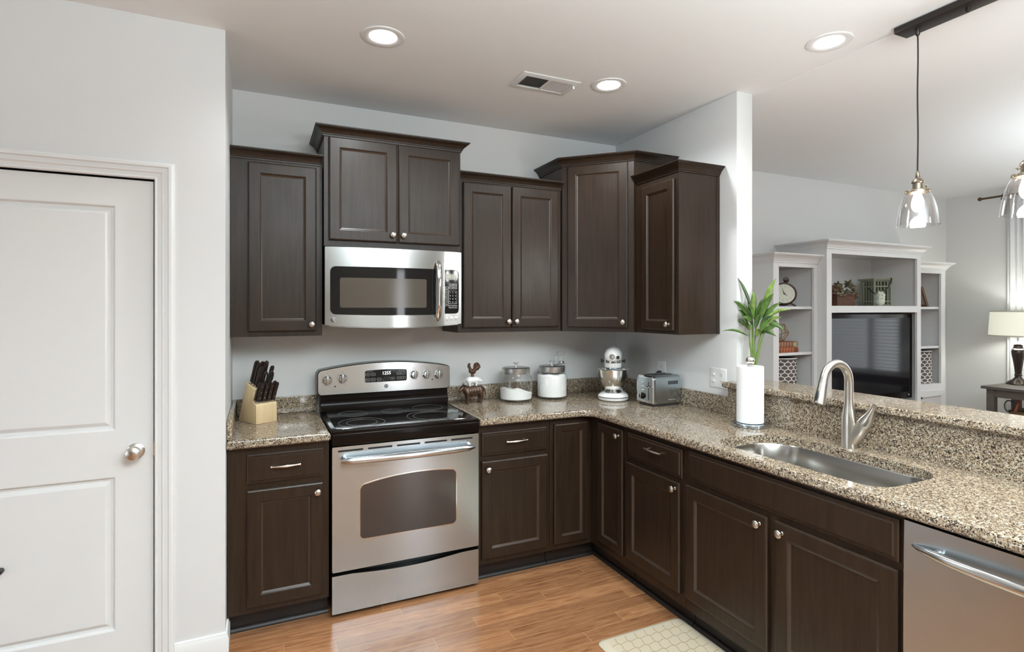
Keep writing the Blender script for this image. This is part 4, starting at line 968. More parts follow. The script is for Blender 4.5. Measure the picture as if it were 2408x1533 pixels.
obj('bread_slots', b, DARKR, t, local=True)
b = B()
for i in range(16): x = 0.002+0.0052*i; b.box(x, x+0.0026, -hwid-0.0005, -hwid+0.001, 0.131, 0.153)
obj('side_vents', b, DARKR, t, local=True)
TT = lambda a, d, z: Vector((-hl-0.0045-d, -a, z))
b = B(TT); b.box(0.034, 0.039, 0, 0.0006, 0.040, 0.150); obj('lever_slot', b, DARKR, cpn, local=True)
b = B(TT); b.box(0.012, 0.056, 0.004, 0.018, 0.114, 0.124, 0.004); b.box(0.0345, 0.0385, -0.001, 0.006, 0.116, 0.122); obj('lever', b, CHROME, cpn, local=True)
b = B(); b.lathe([(0.020, 0), (0.020, 0.002), (0.0165, 0.003), (0.0155, 0.015), (0, 0.016)], tuple(TT(-0.018, 0, 0.058)), 24, (-1, 0, 0)); dl = obj('browning_dial', b, BLK, cpn, local=True)
b = B(TT); b.box(-0.0200, -0.016, 0.015, 0.0175, 0.044, 0.072, 0.001); obj('dial_pointer', b, CHROME, dl, local=True)
for z in (0.143, 0.116, 0.093):
    b = B(); b.lathe([(0.0075, 0), (0.0075, 0.003), (0.0055, 0.0055), (0, 0.006)], tuple(TT(-0.016, 0, z)), 18, (-1, 0, 0)); obj('button', b, CHROME, cpn, local=True)
b = B(); b.text('Hamilton Beach', 0.0095, onto(lambda a, d, z: Vector((a, -hwid-d, z)), 0.035, 0.0006, 0.037)); obj('lettering', b, PRINT, sh, local=True)

# ------------------------------------------------------------------ wall plates, plug
FW = frame((W, 0, 0), (0, -1, 0), (-1, 0, 0)); FK = frame((0, 0, 0), (1, 0, 0), (0, -1, 0))
def plate(T, a0, a1, z0, z1, root):
    b = B(T).rect_rings(a0, a1, z0, z1, [(0, 0.0005), (0, 0.003), (0.003, 0.0055), (0.006, 0.006)]); return obj('cover_plate', b, WHP, root)
def sockets(T, ac, zc, root):
    for dz in (-0.0195, 0.0195):
        b = B(T); b.plate(rr(ac-0.0165, ac+0.0165, zc+dz-0.014, zc+dz+0.014, 0.008, 5), 0.005, 0.0075); o = obj('socket', b, WHP, root)
        b = B(T)
        for s_ in (-1, 1): b.box(ac+s_*0.0062-0.0012, ac+s_*0.0062+0.0012, 0.0073, 0.0078, zc+dz-0.001, zc+dz+0.007)
        b.box(ac-0.0022, ac+0.0022, 0.0073, 0.0078, zc+dz-0.009, zc+dz-0.005); obj('socket_slots', b, DARKR, o)
t = thing('wall_outlet', 'white wall outlet above the toaster with a black plug', 'outlet', (W, -0.525, 1.05)); plate(FW, 0.482, 0.566, 1.052, 1.170, t); sockets(FW, 0.524, 1.111, t)
t = thing('wall_outlet', 'white wall outlet half hidden behind the glass pepper mill', 'outlet', (2.10, 0, 1.06)); plate(FK, 2.060, 2.138, 1.058, 1.178, t); sockets(FK, 2.099, 1.118, t)
t = thing('switch_plate', 'wide white plate with two switches and an outlet beside the bar end', 'switch plate', (W, -1.02, 1.05)); plate(FW, 0.962, 1.086, 1.052, 1.168, t); sockets(FW, 1.052, 1.110, t)
for z in (1.128, 1.088):
    b = B(FW); b.box(0.986, 1.004, 0.0055, 0.0075, z-0.012, z+0.012, 0.001); b.box(0.989, 1.001, 0.006, 0.017, z-0.001, z+0.007, 0.002); obj('toggle', b, WHP, t)
t = thing('power_cord', 'black toaster plug and cord at the wall outlet', 'power cord', (2.56, -0.524, 1.09))
b = B(FW); b.box(0.512, 0.536, 0.0080, 0.034, 1.079, 1.103, 0.006); obj('plug', b, mat('navy_plastic', (0.012, 0.014, 0.022), 0.4), t)
b = B(); b.tube([tuple(FW(*q)) for q in ((0.524, 0.032, 1.091), (0.530, 0.050, 1.092), (0.540, 0.064, 1.086), (0.548, 0.072, 1.06), (0.550, 0.070, 1.0), (0.552, 0.062, 0.93), (0.558, 0.055, 0.9195))], 0.0045, 10); obj('cord', b, BLKP, t)

# ------------------------------------------------------------------ paper towels
px, py = 2.432, -1.386
t = thing('paper_towel_holder', 'brushed steel paper towel stand with ball finial', 'paper towel holder', (px, py, CT+0.0005))
b = B(); b.lathe([(0.090, 0), (0.092, 0.002), (0.092, 0.014), (0.089, 0.0165), (0, 0.017)], (px, py, CT+0.0005), 48); obj('base', b, STEEL, t)
b = B(); b.cyl((px, py, CT+0.015), (px, py, 1.238), 0.007); obj('rod', b, STEEL, t)
b = B(); b.lathe([(0.013, 0), (0.013, 0.006), (0.007, 0.009)], (px, py, 1.223), 20); b.ball((px, py, 1.249), 0.0225, 28); obj('ball_finial', b, NICKEL, t)
b = B(); z0, z1 = CT+0.0195, 1.221
def spiral(r): return [(px+(r+(0.0016 if i > 30 else 0))*cos(2*pi*i/56+2.6), py+(r+(0.0016 if i > 30 else 0))*sin(2*pi*i/56+2.6)) for i in range(56)]
inn = [(px+0.021*cos(2*pi*i/56+2.6), py+0.021*sin(2*pi*i/56+2.6)) for i in range(56)]
b.loft([[(x, y, z0) for x, y in inn], [(x, y, z0) for x, y in spiral(0.062)], [(x, y, z0+0.002) for x, y in spiral(0.0645)], [(x, y, z1-0.003) for x, y in spiral(0.0645)], [(x, y, z1) for x, y in spiral(0.061)], [(x, y, z1) for x, y in inn], [(x, y, z0) for x, y in inn]], False, False)
single('paper_towel_roll', b, PAPER, 'white paper towel roll standing on the counter beside the sink', 'paper towels', (px, py, z0), recalc=True)

# ------------------------------------------------------------------ bamboo plant on the bar ledge
vx, vy, vz = 2.625, -1.236, 1.1065
t = thing('lucky_bamboo', 'leafy green bamboo cutting on the bar behind the paper towels', 'plant', (vx, vy, vz))
b = B(); b.lathe([(0.0, 0.0), (0.024, 0.0), (0.027, 0.003), (0.027, 0.10), (0.028, 0.104), (0.026, 0.104), (0.0245, 0.10), (0.0245, 0.006), (0.0, 0.005)], (vx, vy, vz), 28, None, False, False)
vs2 = single('glass_vase', b, GLASS, 'small clear glass vase on the bar holding the bamboo', 'vase', (vx, vy, vz))
RD = Vector((0.9087, -0.4174, 0)); FD = Vector((0.4174, 0.9087, 0)); K = 0.00236
GST = mat('bamboo_stem', (0.13, 0.21, 0.045), 0.45)
def leafmat(name, c):
    m = mat(name, c, 0.4); v = coords(m, (30, 30, 30)); n = noise_tex(m, v, 1.0, 3)
    lk(m, ramp(m, n.outputs[0], [(0.35, tuple(q*0.7 for q in c)), (0.65, tuple(q*1.25 for q in c))]), P(m).inputs['Base Color'])
    P(m).inputs['Transmission Weight'].default_value = 0.0; P(m).inputs['Subsurface Weight'].default_value = 0.0; return m
GLF = [leafmat('leaf_green', (0.065, 0.135, 0.022)), leafmat('leaf_light', (0.16, 0.25, 0.05)), leafmat('leaf_deep', (0.032, 0.075, 0.014))]
def pp(px_, py_, dep): return Vector((vx, vy, vz))+RD*((px_-1770)*K)+Vector((0, 0, (899-py_)*K))+FD*dep
stems = [((1766, 872), (1764, 820), (1752, 790), (1760, 760), -0.006, -0.02), ((1769, 872), (1768, 815), (1766, 780), (1768, 740), 0.0, 0.005), ((1771, 872), (1773, 815), (1777, 775), (1780, 735), 0.004, 0.02),
         ((1773, 872), (1778, 815), (1786, 780), (1794, 752), 0.0, -0.015), ((1772, 872), (1782, 820), (1794, 785), (1802, 762), -0.004, 0.01), ((1768, 872), (1769, 825), (1771, 790), (1774, 765), 0.008, 0.03)]
for a, c, d, e, q0, q1 in stems:
    b = B(); P4 = [pp(*a, q0), pp(*c, q0*1.5), pp(*d, (q0+q1)/2), pp(*e, q1)]; pts = []
    for i in range(13):
        u = i/12; pts.append(tuple(P4[0]*(1-u)**3+P4[1]*3*u*(1-u)**2+P4[2]*3*u*u*(1-u)+P4[3]*u**3))
    b.tube(pts, [0.0048*(1-0.35*i/12)+(0.0010 if i in (3, 6, 9) else 0) for i in range(13)], 10); obj('stem', b, GST, t)
leaves = [((1772, 735), (1741, 652), 0.0085, 2, 0.02, 0.05), ((1790, 722), (1816, 655), 0.014, 1, 0.0, -0.03), ((1766, 745), (1763, 686), 0.013, 1, -0.02, -0.03), ((1777, 742), (1775, 682), 0.011, 0, 0.02, 0.03),
          ((1784, 748), (1807, 690), 0.015, 0, -0.01, -0.05), ((1790, 742), (1809, 700), 0.012, 2, 0.03, 0.05), ((1795, 748), (1828, 712), 0.011, 0, 0.0, -0.03), ((1790, 752), (1842, 728), 0.010, 1, -0.02, -0.07), ((1796, 765), (1834, 757), 0.010, 2, 0.02, 0.04),
          ((1802, 762), (1832, 776), 0.013, 0, -0.01, -0.05), ((1756, 746), (1715, 709), 0.011, 0, -0.02, -0.05), ((1758, 742), (1731, 707), 0.009, 2, 0.02, 0.05), ((1762, 756), (1733, 744), 0.012, 0, -0.03, -0.06), ((1757, 790), (1699, 778), 0.0065, 0, -0.01, 0.02),
          ((1776, 755), (1796, 700), 0.016, 0, -0.03, -0.06), ((1768, 765), (1746, 724), 0.014, 2, 0.0, -0.02), ((1780, 772), (1806, 742), 0.018, 2, -0.02, -0.05), ((1772, 790), (1770, 772), 0.018, 1, -0.03, -0.06), ((1765, 752), (1744, 716), 0.011, 0, -0.04, -0.07),
          ((1778, 760), (1788, 720), 0.015, 1, 0.02, 0.03), ((1770, 742), (1766, 705), 0.012, 2, 0.03, 0.06), ((1785, 776), (1808, 765), 0.012, 0, -0.04, -0.08), ((1766, 778), (1757, 758), 0.012, 0, 0.02, 0.05), ((1782, 752), (1798, 722), 0.012, 2, 0.04, 0.08), ((1760, 770), (1738, 752), 0.011, 0, 0.03, 0.06), ((1768, 755), (1755, 712), 0.014, 0, 0.03, 0.05), ((1788, 768), (1822, 745), 0.012, 1, -0.03, -0.06), ((1775, 780), (1790, 752), 0.016, 0, -0.05, -0.07), ((1764, 772), (1776, 738), 0.015, 2, -0.05, -0.06), ((1790, 778), (1815, 790), 0.009, 0, 0.0, -0.04), ((1772, 748), (1784, 704), 0.013, 0, -0.02, -0.02), ((1757, 765), (1728, 728), 0.010, 0, 0.0, -0.03), ((1793, 758), (1818, 722), 0.012, 2, 0.02, 0.04), ((1778, 785), (1796, 772), 0.014, 2, -0.02, -0.05)]
rnd = random.Random(3)
for (a, c, wd, mi, q0, q1) in leaves:
    b = B(); A = pp(*a, q0); C2 = pp(*c, q1); ax_ = C2-A; L = ax_.length
    side = ax_.cross(FD).normalized()*(1 if rnd.random() < .5 else -1); nrm = side.cross(ax_).normalized(); tw = rnd.uniform(-0.6, 0.6); droop = rnd.uniform(0.06, 0.20)*L
    rows = []
    for i in range(13):
        u = i/12; c_ = A+ax_*u+Vector((0, 0, droop*sin(pi*u))); ww = wd*1.05*(sin(pi*min(1, u*1.02))**0.8 if u < 0.98 else 0.02)*(1.15-0.5*u)+0.0006
        sd = (side*cos(tw*u)+nrm*sin(tw*u)); up_ = (nrm*cos(tw*u)-side*sin(tw*u))
        rows.append([b.v(*(c_-sd*ww+up_*ww*0.35)), b.v(*(c_-sd*ww*0.5+up_*ww*0.1)), b.v(*c_), b.v(*(c_+sd*ww*0.5+up_*ww*0.1)), b.v(*(c_+sd*ww+up_*ww*0.35))])
    for i in range(12):
        for j in range(4): b.f([rows[i][j], rows[i][j+1], rows[i+1][j+1], rows[i+1][j]])
    o = obj('leaf', b, GLF[mi], t, recalc=False, sharp=180)
    md = o.modifiers.new('thickness', 'SOLIDIFY'); md.thickness = 0.0006
# ------------------------------------------------------------------ kitchen mat
def matm():
    m = lattice('mat_vinyl', (0.52, 0.44, 0.32), (0.30, 0.215, 0.12), 0.054, 0.030, 0.06, False, 'XY', 0.5)
    return m
MATM = matm()
MATB = mat('mat_border', (0.53, 0.46, 0.35), 0.5)
x0, x1, y0, y1 = 1.522, 2.004, -2.45, -1.338
t = thing('kitchen_mat', 'cream cushioned mat with trellis pattern on the floor before the sink', 'floor mat', (1.76, -1.9, 0.0005))
b = B(); S = rpoly(x0, x1, y0, y1, 0.035, 6)
b.loft([inset(S, d, z) for d, z in ((0.002, 0.0005), (0, 0.003), (0.004, 0.007), (0.020, 0.0150), (0.030, 0.0172), (0.0335, 0.0175))], True, True)
for f in b.bm.faces:
    if min(v.co.z for v in f.verts) > 0.0174: f.material_index = 1
obj('mat_body', b, [MATB, MATM], t)

# ------------------------------------------------------------------ ceiling fixtures
t = thing('recessed_light', 'lit recessed ceiling light above the left wall cabinets', 'ceiling light', (0.644, -0.948, CEIL), 0, 'recessed ceiling lights')
b = B(); b.lathe([(0.096, 0.0), (0.095, -0.004), (0.088, -0.006), (0.066, -0.0035), (0.060, -0.0005)], (0.644, -0.948, CEIL), 48, None, False, False); obj('trim_ring', b, TRIM, t)
b = B(); b.lathe([(0.062, -0.0006), (0.060, -0.0028), (0.0, -0.0034)], (0.644, -0.948, CEIL), 40, None, False, False); obj('lens', b, LENS, t)
def can(loc, k=1.0):
    lamp('recessed_lamp', 'SPOT', (loc[0], loc[1], CEIL-0.012), CANW*k, (0.90, 0.97, 1.0), 0.055, None, (0, 0, 0), spot_size=radians(150), spot_blend=0.6)
CANW = 42
can(t.location)
for loc, lab in (((1.88, -0.924, CEIL), 'lit recessed ceiling light beside the air vent'), ((2.518, -1.756, CEIL), 'lit recessed ceiling light near the black pendant bar'),
                 ((0.60, -3.25, CEIL), 'recessed ceiling light over the walkway left of the camera'), ((1.80, -3.10, CEIL), 'recessed ceiling light over the walkway by the dishwasher')):
    dup(t, loc, lab); can(loc, 0.35 if loc[0] > 2.2 else 1.6 if loc[1] < -2.5 else 1.0)
t = thing('ceiling_vent', 'white louvred air vent in the kitchen ceiling', 'air vent', (1.55, -0.79, CEIL))
vx0, vx1, vy0, vy1 = 1.378, 1.722, -0.893, -0.697
b = B()
R_ = [[(vx0+i, vy0+i, z), (vx1-i, vy0+i, z), (vx1-i, vy1-i, z), (vx0+i, vy1-i, z)] for i, z in ((0.0, CEIL-0.0005), (0.0, CEIL-0.004), (0.004, CEIL-0.006), (0.032, CEIL-0.009), (0.034, CEIL-0.004), (0.034, CEIL-0.001))]
b.loft(R_, False, False); obj('vent_frame', b, TRIM, t)
b = B(); b.box(vx0+0.033, vx1-0.033, vy0+0.033, vy1-0.033, CEIL-0.0012, CEIL-0.0006); obj('duct_opening', b, DARKR, t)
b = B(); n = 26
for i in range(n):
    x = vx0+0.040+(vx1-vx0-0.080)*i/(n-1); s_ = 1 if i < n/2 else -1
    b.loft([[(x-0.0035*s_-0.0006, y, CEIL-0.0086), (x-0.0035*s_+0.0006, y, CEIL-0.0086), (x+0.0045*s_+0.0006, y, CEIL-0.0016), (x+0.0045*s_-0.0006, y, CEIL-0.0016)] for y in (vy0+0.034, vy1-0.034)])
b.box((vx0+vx1)/2-0.006, (vx0+vx1)/2+0.006, vy0+0.034, vy1-0.034, CEIL-0.009, CEIL-0.005); obj('louvres', b, TRIM, t)
b = B()
for i in range(7): y = vy0+0.046+0.0172*i; b.box(vx0+0.036, (vx0+vx1)/2, y, y+0.003, CEIL-0.0036, CEIL-0.0022)
obj('damper_blades', b, BLKP, t)
b = B(); b.box(vx1-0.022, vx1-0.012, vy0+0.05, vy0+0.056, CEIL-0.022, CEIL-0.007, 0.001); obj('damper_lever', b, WHP, t)

t = thing('pendant_fixture', 'black bar ceiling fixture with clear glass pendant shades over the bar', 'pendant light', (2.70, -2.40, CEIL))
b = B(); b.box(2.655, 2.747, -2.86, -1.958, CEIL-0.030, CEIL-0.0025, 0.003, 2); obj('canopy', b, DKBRZ, t)
for y in (-2.215, -2.585):
    b = B(); b.lathe([(0.009, 0), (0.009, -0.014), (0.006, -0.017), (0, -0.0175)], (2.70, y, CEIL-0.030), 18, None, False, False); obj('finial_nut', b, DKBRZ, t)
for y, zb, kd in ((-2.03, 1.872, (0.9, -0.42)), (-2.40, 1.861, (-0.9, 0.42)), (-2.77, 1.865, (-0.9, 0.42))):
    x = 2.70; top = CEIL-0.030
    b = B(); b.lathe([(0.011, 0), (0.011, -0.010), (0.007, -0.026), (0.004, -0.030)], (x, y, top), 18); obj('cord_grip', b, DKBRZ, t)
    b = B(); b.tube([(x+0.002*sin(i*0.9), y, top-0.02-(top-0.02-(zb+0.226))*i/12) for i in range(13)], 0.0032, 8); obj('cord', b, DKBRZ, t)
    b = B(); b.lathe([(0.0045, 0.232), (0.0075, 0.226), (0.0085, 0.205), (0.0075, 0.203), (0.012, 0.200), (0.020, 0.192), (0.023, 0.184), (0.022, 0.181), (0.0185, 0.180), (0.0185, 0.150), (0.022, 0.148), (0.030, 0.147)], (x, y, zb), 28); so = obj('socket', b, BRASS, t)
    b = B(); b.lathe([(0.030, 0.153), (0.044, 0.150), (0.0455, 0.146), (0.0455, 0.139), (0.043, 0.138)], (x, y, zb), 36, None, False, False); b.lathe([(0.0, 0.1535), (0.030, 0.153)], (x, y, zb), 36, None, False, False)
    for a in (0.5, 2.6, 4.7): b.cyl((x+0.045*cos(a), y+0.045*sin(a), zb+0.143), (x+0.051*cos(a), y+0.051*sin(a), zb+0.143), 0.0025, 0.003, 10)
    obj('shade_holder', b, BRASS, t)
    k = Vector((kd[0], kd[1], 0)).normalized(); p = Vector((x, y, zb+0.168))
    b = B(); b.cyl(tuple(p+k*0.018), tuple(p+k*0.034), 0.002, 0.002, 10); b.ball(tuple(p+k*0.037), 0.0055, 14, 1, 1, 0.5, tuple(k)); obj('switch_key', b, BRASS, so)
    b = B(); pr = [(0.040, 0.150), (0.0405, 0.140), (0.046, 0.134), (0.054, 0.120), (0.062, 0.098), (0.069, 0.070), (0.0745, 0.040), (0.078, 0.012), (0.0795, 0.0), (0.0775, 0.0), (0.0725, 0.040), (0.067, 0.070), (0.060, 0.098), (0.052, 0.120), (0.044, 0.133)]
    b.lathe(pr, (x, y, zb), 48, None, False, False); obj('glass_shade', b, GLASS, t)
    b = B(); b.lathe([(0.011, 0.150), (0.012, 0.140), (0.016, 0.125), (0.0215, 0.106), (0.0235, 0.090), (0.0215, 0.075), (0.0145, 0.063), (0.005, 0.0575), (0, 0.0565)], (x, y, zb), 28); obj('bulb', b, BULB, t)
    lamp('pendant_lamp', 'POINT', (x, y, zb+0.005), 6.5, WARM, 0.03)

# ------------------------------------------------------------------ white wall unit in the living room
CR2 = [(o*1.35, u*1.4) for o, u in CROWN]
def unit(name, label, X0, X1, yf, ztop, ops, shelves, sidesl, path, door):
    yb = LW-0.002
    t = thing(name, label, 'bookcase' if name == 'bookcase' else 'media cabinet', ((X0+X1)/2, (yf+yb)/2, 0))
    b = B(); b.box(X0, X0+0.02, yf+0.02, yb, 0.0, ztop); b.box(X1-0.02, X1, yf+0.02, yb, 0.0, ztop); b.box(X0+0.02, X1-0.02, yf+0.02, yb, ztop-0.02, ztop); obj('side_panels', b, UNITW, t)
    b = B(); b.box(X0+0.02, X1-0.02, yb-0.008, yb, 0.0, ztop-0.02); obj('back_panel', b, UNITW, t)
    b = B(); ox0, ox1 = sidesl
    b.box(X0, ox0, yf, yf+0.02, 0.0, ztop); b.box(ox1, X1, yf, yf+0.02, 0.0, ztop)
    for z0, z1 in ops: b.box(ox0, ox1, yf, yf+0.02, z0, z1)
    obj('face_frame', b, UNITW, t)
    for z in shelves:
        b = B(); b.box(X0+0.0205, X1-0.0205, yf+0.0205, yb-0.009, z-0.022, z); obj('shelf', b, UNITW, t)
    b = B(); b.sweep(path, CR2, ztop-0.004); obj('crown_moulding', b, UNITW, t)
    T = frame((0, yf, 0), (1, 0, 0), (0, -1, 0))
    for a0, a1, z0, z1, kx in door:
        o = obj('door', B(T).rect_rings(a0, a1, z0, z1, [(0, 0.0008), (0, 0.018), (0.05, 0.019), (0.052, 0.012), (0.056, 0.010)]), UNITW, t)
        b = B(); b.ball(tuple(T(kx, 0.028, z1-0.05)), 0.012); b.cyl(tuple(T(kx, 0.018, z1-0.05)), tuple(T(kx, 0.026, z1-0.05)), 0.006); obj('knob', b, BLKP, o)
    return t
yw, yc = -0.275, -0.360
unit('bookcase', 'white open bookcase at the left end of the wall unit', 3.927, 4.452, yw, 1.900, [(1.862, 1.900), (0.715, 0.780), (0.0, 0.09)], [1.535, 1.150, 0.780], (3.990, 4.411), [(3.927, LW-0.002), (3.927, yw), (4.452, yw)], [(3.975, 4.425, 0.10, 0.7135, 4.39)])
for dz in (1.535, 1.150):
    pass
unit('media_cabinet', 'white centre section of the wall unit holding the television', 4.454, 5.772, yc, 2.026, [(1.982, 2.026), (1.483, 1.541), (0.58, 0.64), (0.0, 0.09)], [1.541, 0.640], (4.517, 5.713), [(4.454, LW-0.002), (4.454, yc), (5.772, yc), (5.772, LW-0.002)], [(4.50, 5.11, 0.10, 0.57, 5.06), (5.116, 5.73, 0.10, 0.57, 5.17)])
unit('bookcase', 'white open bookcase at the right end of the wall unit', 5.774, 6.330, yw, 1.900, [(1.862, 1.900), (0.715, 0.780), (0.0, 0.09)], [1.535, 1.150, 0.780], (5.85, 6.262), [(5.774, yw), (6.330, yw), (6.330, LW-0.002)], [(5.83, 6.28, 0.10, 0.7135, 5.88)])
# television
t = thing('television', 'large black flat television in the white wall unit', 'television', (5.11, -0.28, 0.6405))
b = B(); b.box(4.505, 5.700, -0.325, -0.285, 0.685, 1.470, 0.004); obj('tv_casing', b, BLK, t)
b = B(); b.box(4.530, 5.662, -0.3265, -0.324, 0.745, 1.432); obj('tv_screen', b, mat('screen_glass', (0.006, 0.006, 0.008), 0.09, **{'Specular IOR Level': 0.25}), t)
b = B(); b.prism([(5.64, -0.3262), (5.655, -0.3262), (5.655, -0.325), (5.64, -0.325)], 0.712, 0.722); obj('power_mark', b, PRINT, t)
b = B(); b.prism(rpoly(4.90, 5.30, -0.34, -0.12, 0.03), 0.641, 0.653); b.box(5.02, 5.18, -0.30, -0.27, 0.652, 0.75); obj('tv_stand', b, BLK, t)
# alarm clock on the left bookcase
RUST = mat('dark_rust', (0.045, 0.018, 0.012), 0.45, 0.3)
cc = Vector((4.180, -0.170, 1.643)); nn = Vector((-0.62, -0.76, 0.26)).normalized()
t = thing('alarm_clock', 'round brown retro alarm clock on the upper shelf of the left bookcase', 'clock', (4.17, -0.17, 1.5355))
RC = 0.092
b = B(); b.lathe([(RC, -0.05), (RC+0.004, -0.02), (RC+0.006, 0.010), (RC+0.003, 0.014), (RC-0.006, 0.012), (RC-0.008, 0.004), (0, 0.004)], tuple(cc), 40, tuple(nn)); obj('clock_case', b, RUST, t)
ux = nn.cross(Vector((0, 0, 1))).normalized()*-1; uz = ux.cross(nn)*-1 if ux.cross(nn).z < 0 else ux.cross(nn)
ux, uz = ux*cos(0.2)-uz*sin(0.2), uz*cos(0.2)+ux*sin(0.2)
if (ux-RD).length > (ux+RD).length: ux = -ux
TC = lambda a, d, z: cc+ux*a+uz*z+nn*d
b = B(); b.lathe([(RC-0.0085, 0), (RC-0.0085, 0.0012), (0, 0.0014)], tuple(cc+nn*0.0042), 40, tuple(nn)); face = obj('clock_face', b, mat('clock_paper', (0.62, 0.62, 0.52), 0.5), t)
b = B(TC)
for i in range(12):
    a = radians(90-30*(i+1)); b.text(str(i+1), 0.017, onto(TC, 0.062*cos(a), 0.0060, 0.062*sin(a)))
obj('numerals', b, PRINTD, face)
for name, ang, L, wd in (('hour_hand', -30, 0.034, 0.0035), ('minute_hand', 118, 0.052, 0.0025)):
    a = radians(ang); b = B(); p0 = TC(-0.010*cos(a), 0.0075, -0.010*sin(a)); p1 = TC(L*cos(a), 0.0075, L*sin(a)); b.tube([tuple(p0), tuple(p0.lerp(p1, .3)), tuple(p1)], [wd*0.6, wd, 0.0006], 8); obj(name, b, PRINTD, face)
b = B(); b.ball(tuple(TC(0, 0.007, 0)), 0.006); obj('centre_cap', b, PRINTD, face)
b = B()
top = TC(0, -0.02, RC); b.cyl(tuple(top), tuple(top+uz*0.02), 0.009, 0.006, 14); b.ball(tuple(top+uz*0.030), 0.016, 16); b.tube([tuple(top+uz*0.03+ux*(0.020*cos(q))+uz*(0.022*sin(q)+0.008)) for q in [2*pi*i/20 for i in range(20)]], 0.004, 8, closed=True); obj('bell_loop', b, RUST, t)
b = B()
for a in (-130, -50):
    q = radians(a); p0 = TC(RC*0.95*cos(q), -0.01, RC*0.95*sin(q)); p1 = Vector(TC((RC+0.045)*cos(q), -0.008, 0)); p1.z = 1.5405; b.tube([tuple(p0), tuple(p1)], [0.008, 0.006], 10); b.ball(tuple(p1+Vector((0, 0, 0.002))), 0.007)
obj('feet', b, RUST, t)
# books and ornament
def book(label, X0, X1, y0, y1, z0, z1, m, m2, nm='book'):
    t = thing(nm, label, 'book', ((X0+X1)/2, (y0+y1)/2, z0))
    b = B(); b.box(X0+0.003, X1-0.004, y0+0.006, y1-0.003, z0+0.003, z1-0.003); obj('pages', b, mat('page_edges', (0.55, 0.48, 0.36), 0.8), t)
    b = B(); b.box(X0, X1, y0, y1, z0, z0+0.003); b.box(X0, X1, y0, y1, z1-0.003, z1)
    b.loft([[(x, y0-0.004*sin(pi*i/8)+(0.0035 if k else 0), z0+(z1-z0)*i/8) for i in range(9) for k in (0,)]+[(x, y0+0.004, z1), (x, y0+0.004, z0)] for x in (X0, X1)]); cv = obj('cover', b, m, t)
    b = B(); n = 9
    for i in range(n):
        x = X0+(X1-X0)*(0.06+0.88*i/(n-1)); b.box(x-0.0035, x+0.0035, y0-0.0052, y0-0.001, z0+0.006, z1-0.006)
    b.box(X1-0.045, X1-0.012, y0-0.0049, y0-0.001, z0+0.005, z1-0.005); obj('spine_bands', b, m2, t)
book('lower orange book lying under the other on the left bookcase', 3.965, 4.270, -0.235, -0.030, 1.1505, 1.192, mat('orange_cloth', (0.42, 0.10, 0.03), 0.6), mat('spine_dark', (0.10, 0.06, 0.035), 0.6))
book('upper patterned book carrying the wire ornament', 3.960, 4.265, -0.230, -0.030, 1.1925, 1.240, mat('rust_cloth', (0.25, 0.07, 0.03), 0.6), mat('spine_pale', (0.36, 0.36, 0.22), 0.6))
t = thing('wire_ornament', 'brass wire geometric ornament on the stacked books', 'ornament', (4.150, -0.14, 1.2405))
ico = bmesh.new(); bmesh.ops.create_icosphere(ico, subdivisions=1, radius=0.083)
mn = min(v.co.z for v in ico.verts); rot = Matrix.Rotation(0.35, 3, 'X') @ Matrix.Rotation(0.5, 3, 'Y')
vs_ = [rot @ v.co for v in ico.verts]; mn = min(v.z for v in vs_); b = B()
for e in ico.edges:
    p, q = (vs_[v.index]+Vector((4.150, -0.14, 1.2435-mn)) for v in e.verts); b.cyl(tuple(p), tuple(q), 0.0028, 0.0028, 8)
ico.free(); obj('wire_frame', b, mat('brass_wire', (0.42, 0.26, 0.10), 0.35, 0.9), t)
# patterned baskets
def basket(x, y, r, h, label):
    z0 = 0.7805; t = thing('storage_basket', label, 'basket', (x, y, z0), 0, 'trellis pattern storage baskets')
    b = B(); b.lathe([(r*1.02, 0.0), (r*1.02, 0.006), (r, h*0.5), (r*0.965, h-0.012)], (0, 0, 0), 56, None, True, False)
    obj('basket_body', b, lattice('trellis_cloth', (0.105, 0.085, 0.075), (0.72, 0.71, 0.69), 0.060, 0.085, 0.085, True, r, 0.8), t, local=True)
    b = B(); b.lathe([(r*0.968, h-0.013), (r*0.968, h), (r*0.94, h), (r*0.935, 0.02), (0, 0.02)], (0, 0, 0), 56, None, False, False); obj('basket_lining', b, [mat('dark_lining', (0.06, 0.045, 0.038), 0.9)], t, local=True)
    b = B(); b.tube([(r*0.955*cos(2*pi*i/48), r*0.955*sin(2*pi*i/48), h-0.002) for i in range(48)], 0.0055, 8, closed=True); obj('rim', b, mat('white_trim_cloth', (0.72, 0.71, 0.69), 0.8), t, local=True)
basket(4.195, -0.085, 0.160, 0.318, 'trellis patterned basket at the bottom of the left bookcase')
basket(6.150, -0.085, 0.150, 0.318, 'trellis patterned basket at the bottom of the right bookcase')
# wire basket with leaves and sign
zs = 1.5415
t = thing('wire_basket', 'small copper mesh basket on the shelf above the television', 'basket', (4.91, -0.13, zs))
CUP = mat('copper_mesh', (0.16, 0.07, 0.04), 0.45, 0.5)
b = B(); bx0, bx1, by0, by1, h = 4.79, 5.045, -0.215, -0.055, 0.112
for k in range(10):
    z = zs+0.004+(h-0.008)*k/9
    for q0, q1 in (((bx0, by0), (bx1, by0)), ((bx1, by0), (bx1, by1)), ((bx0, by1), (bx1, by1)), ((bx0, by0), (bx0, by1))): b.cyl((*q0, z), (*q1, z), 0.0022, 0.0022, 6)
for k in range(27):
    x = bx0+(bx1-bx0)*k/26
    for y in (by0, by1): b.cyl((x, y, zs+0.002), (x, y, zs+h), 0.0018, 0.0018, 6)
for k in range(15):
    y = by0+(by1-by0)*k/14
    for x in (bx0, bx1): b.cyl((x, y, zs+0.002), (x, y, zs+h), 0.0018, 0.0018, 6)
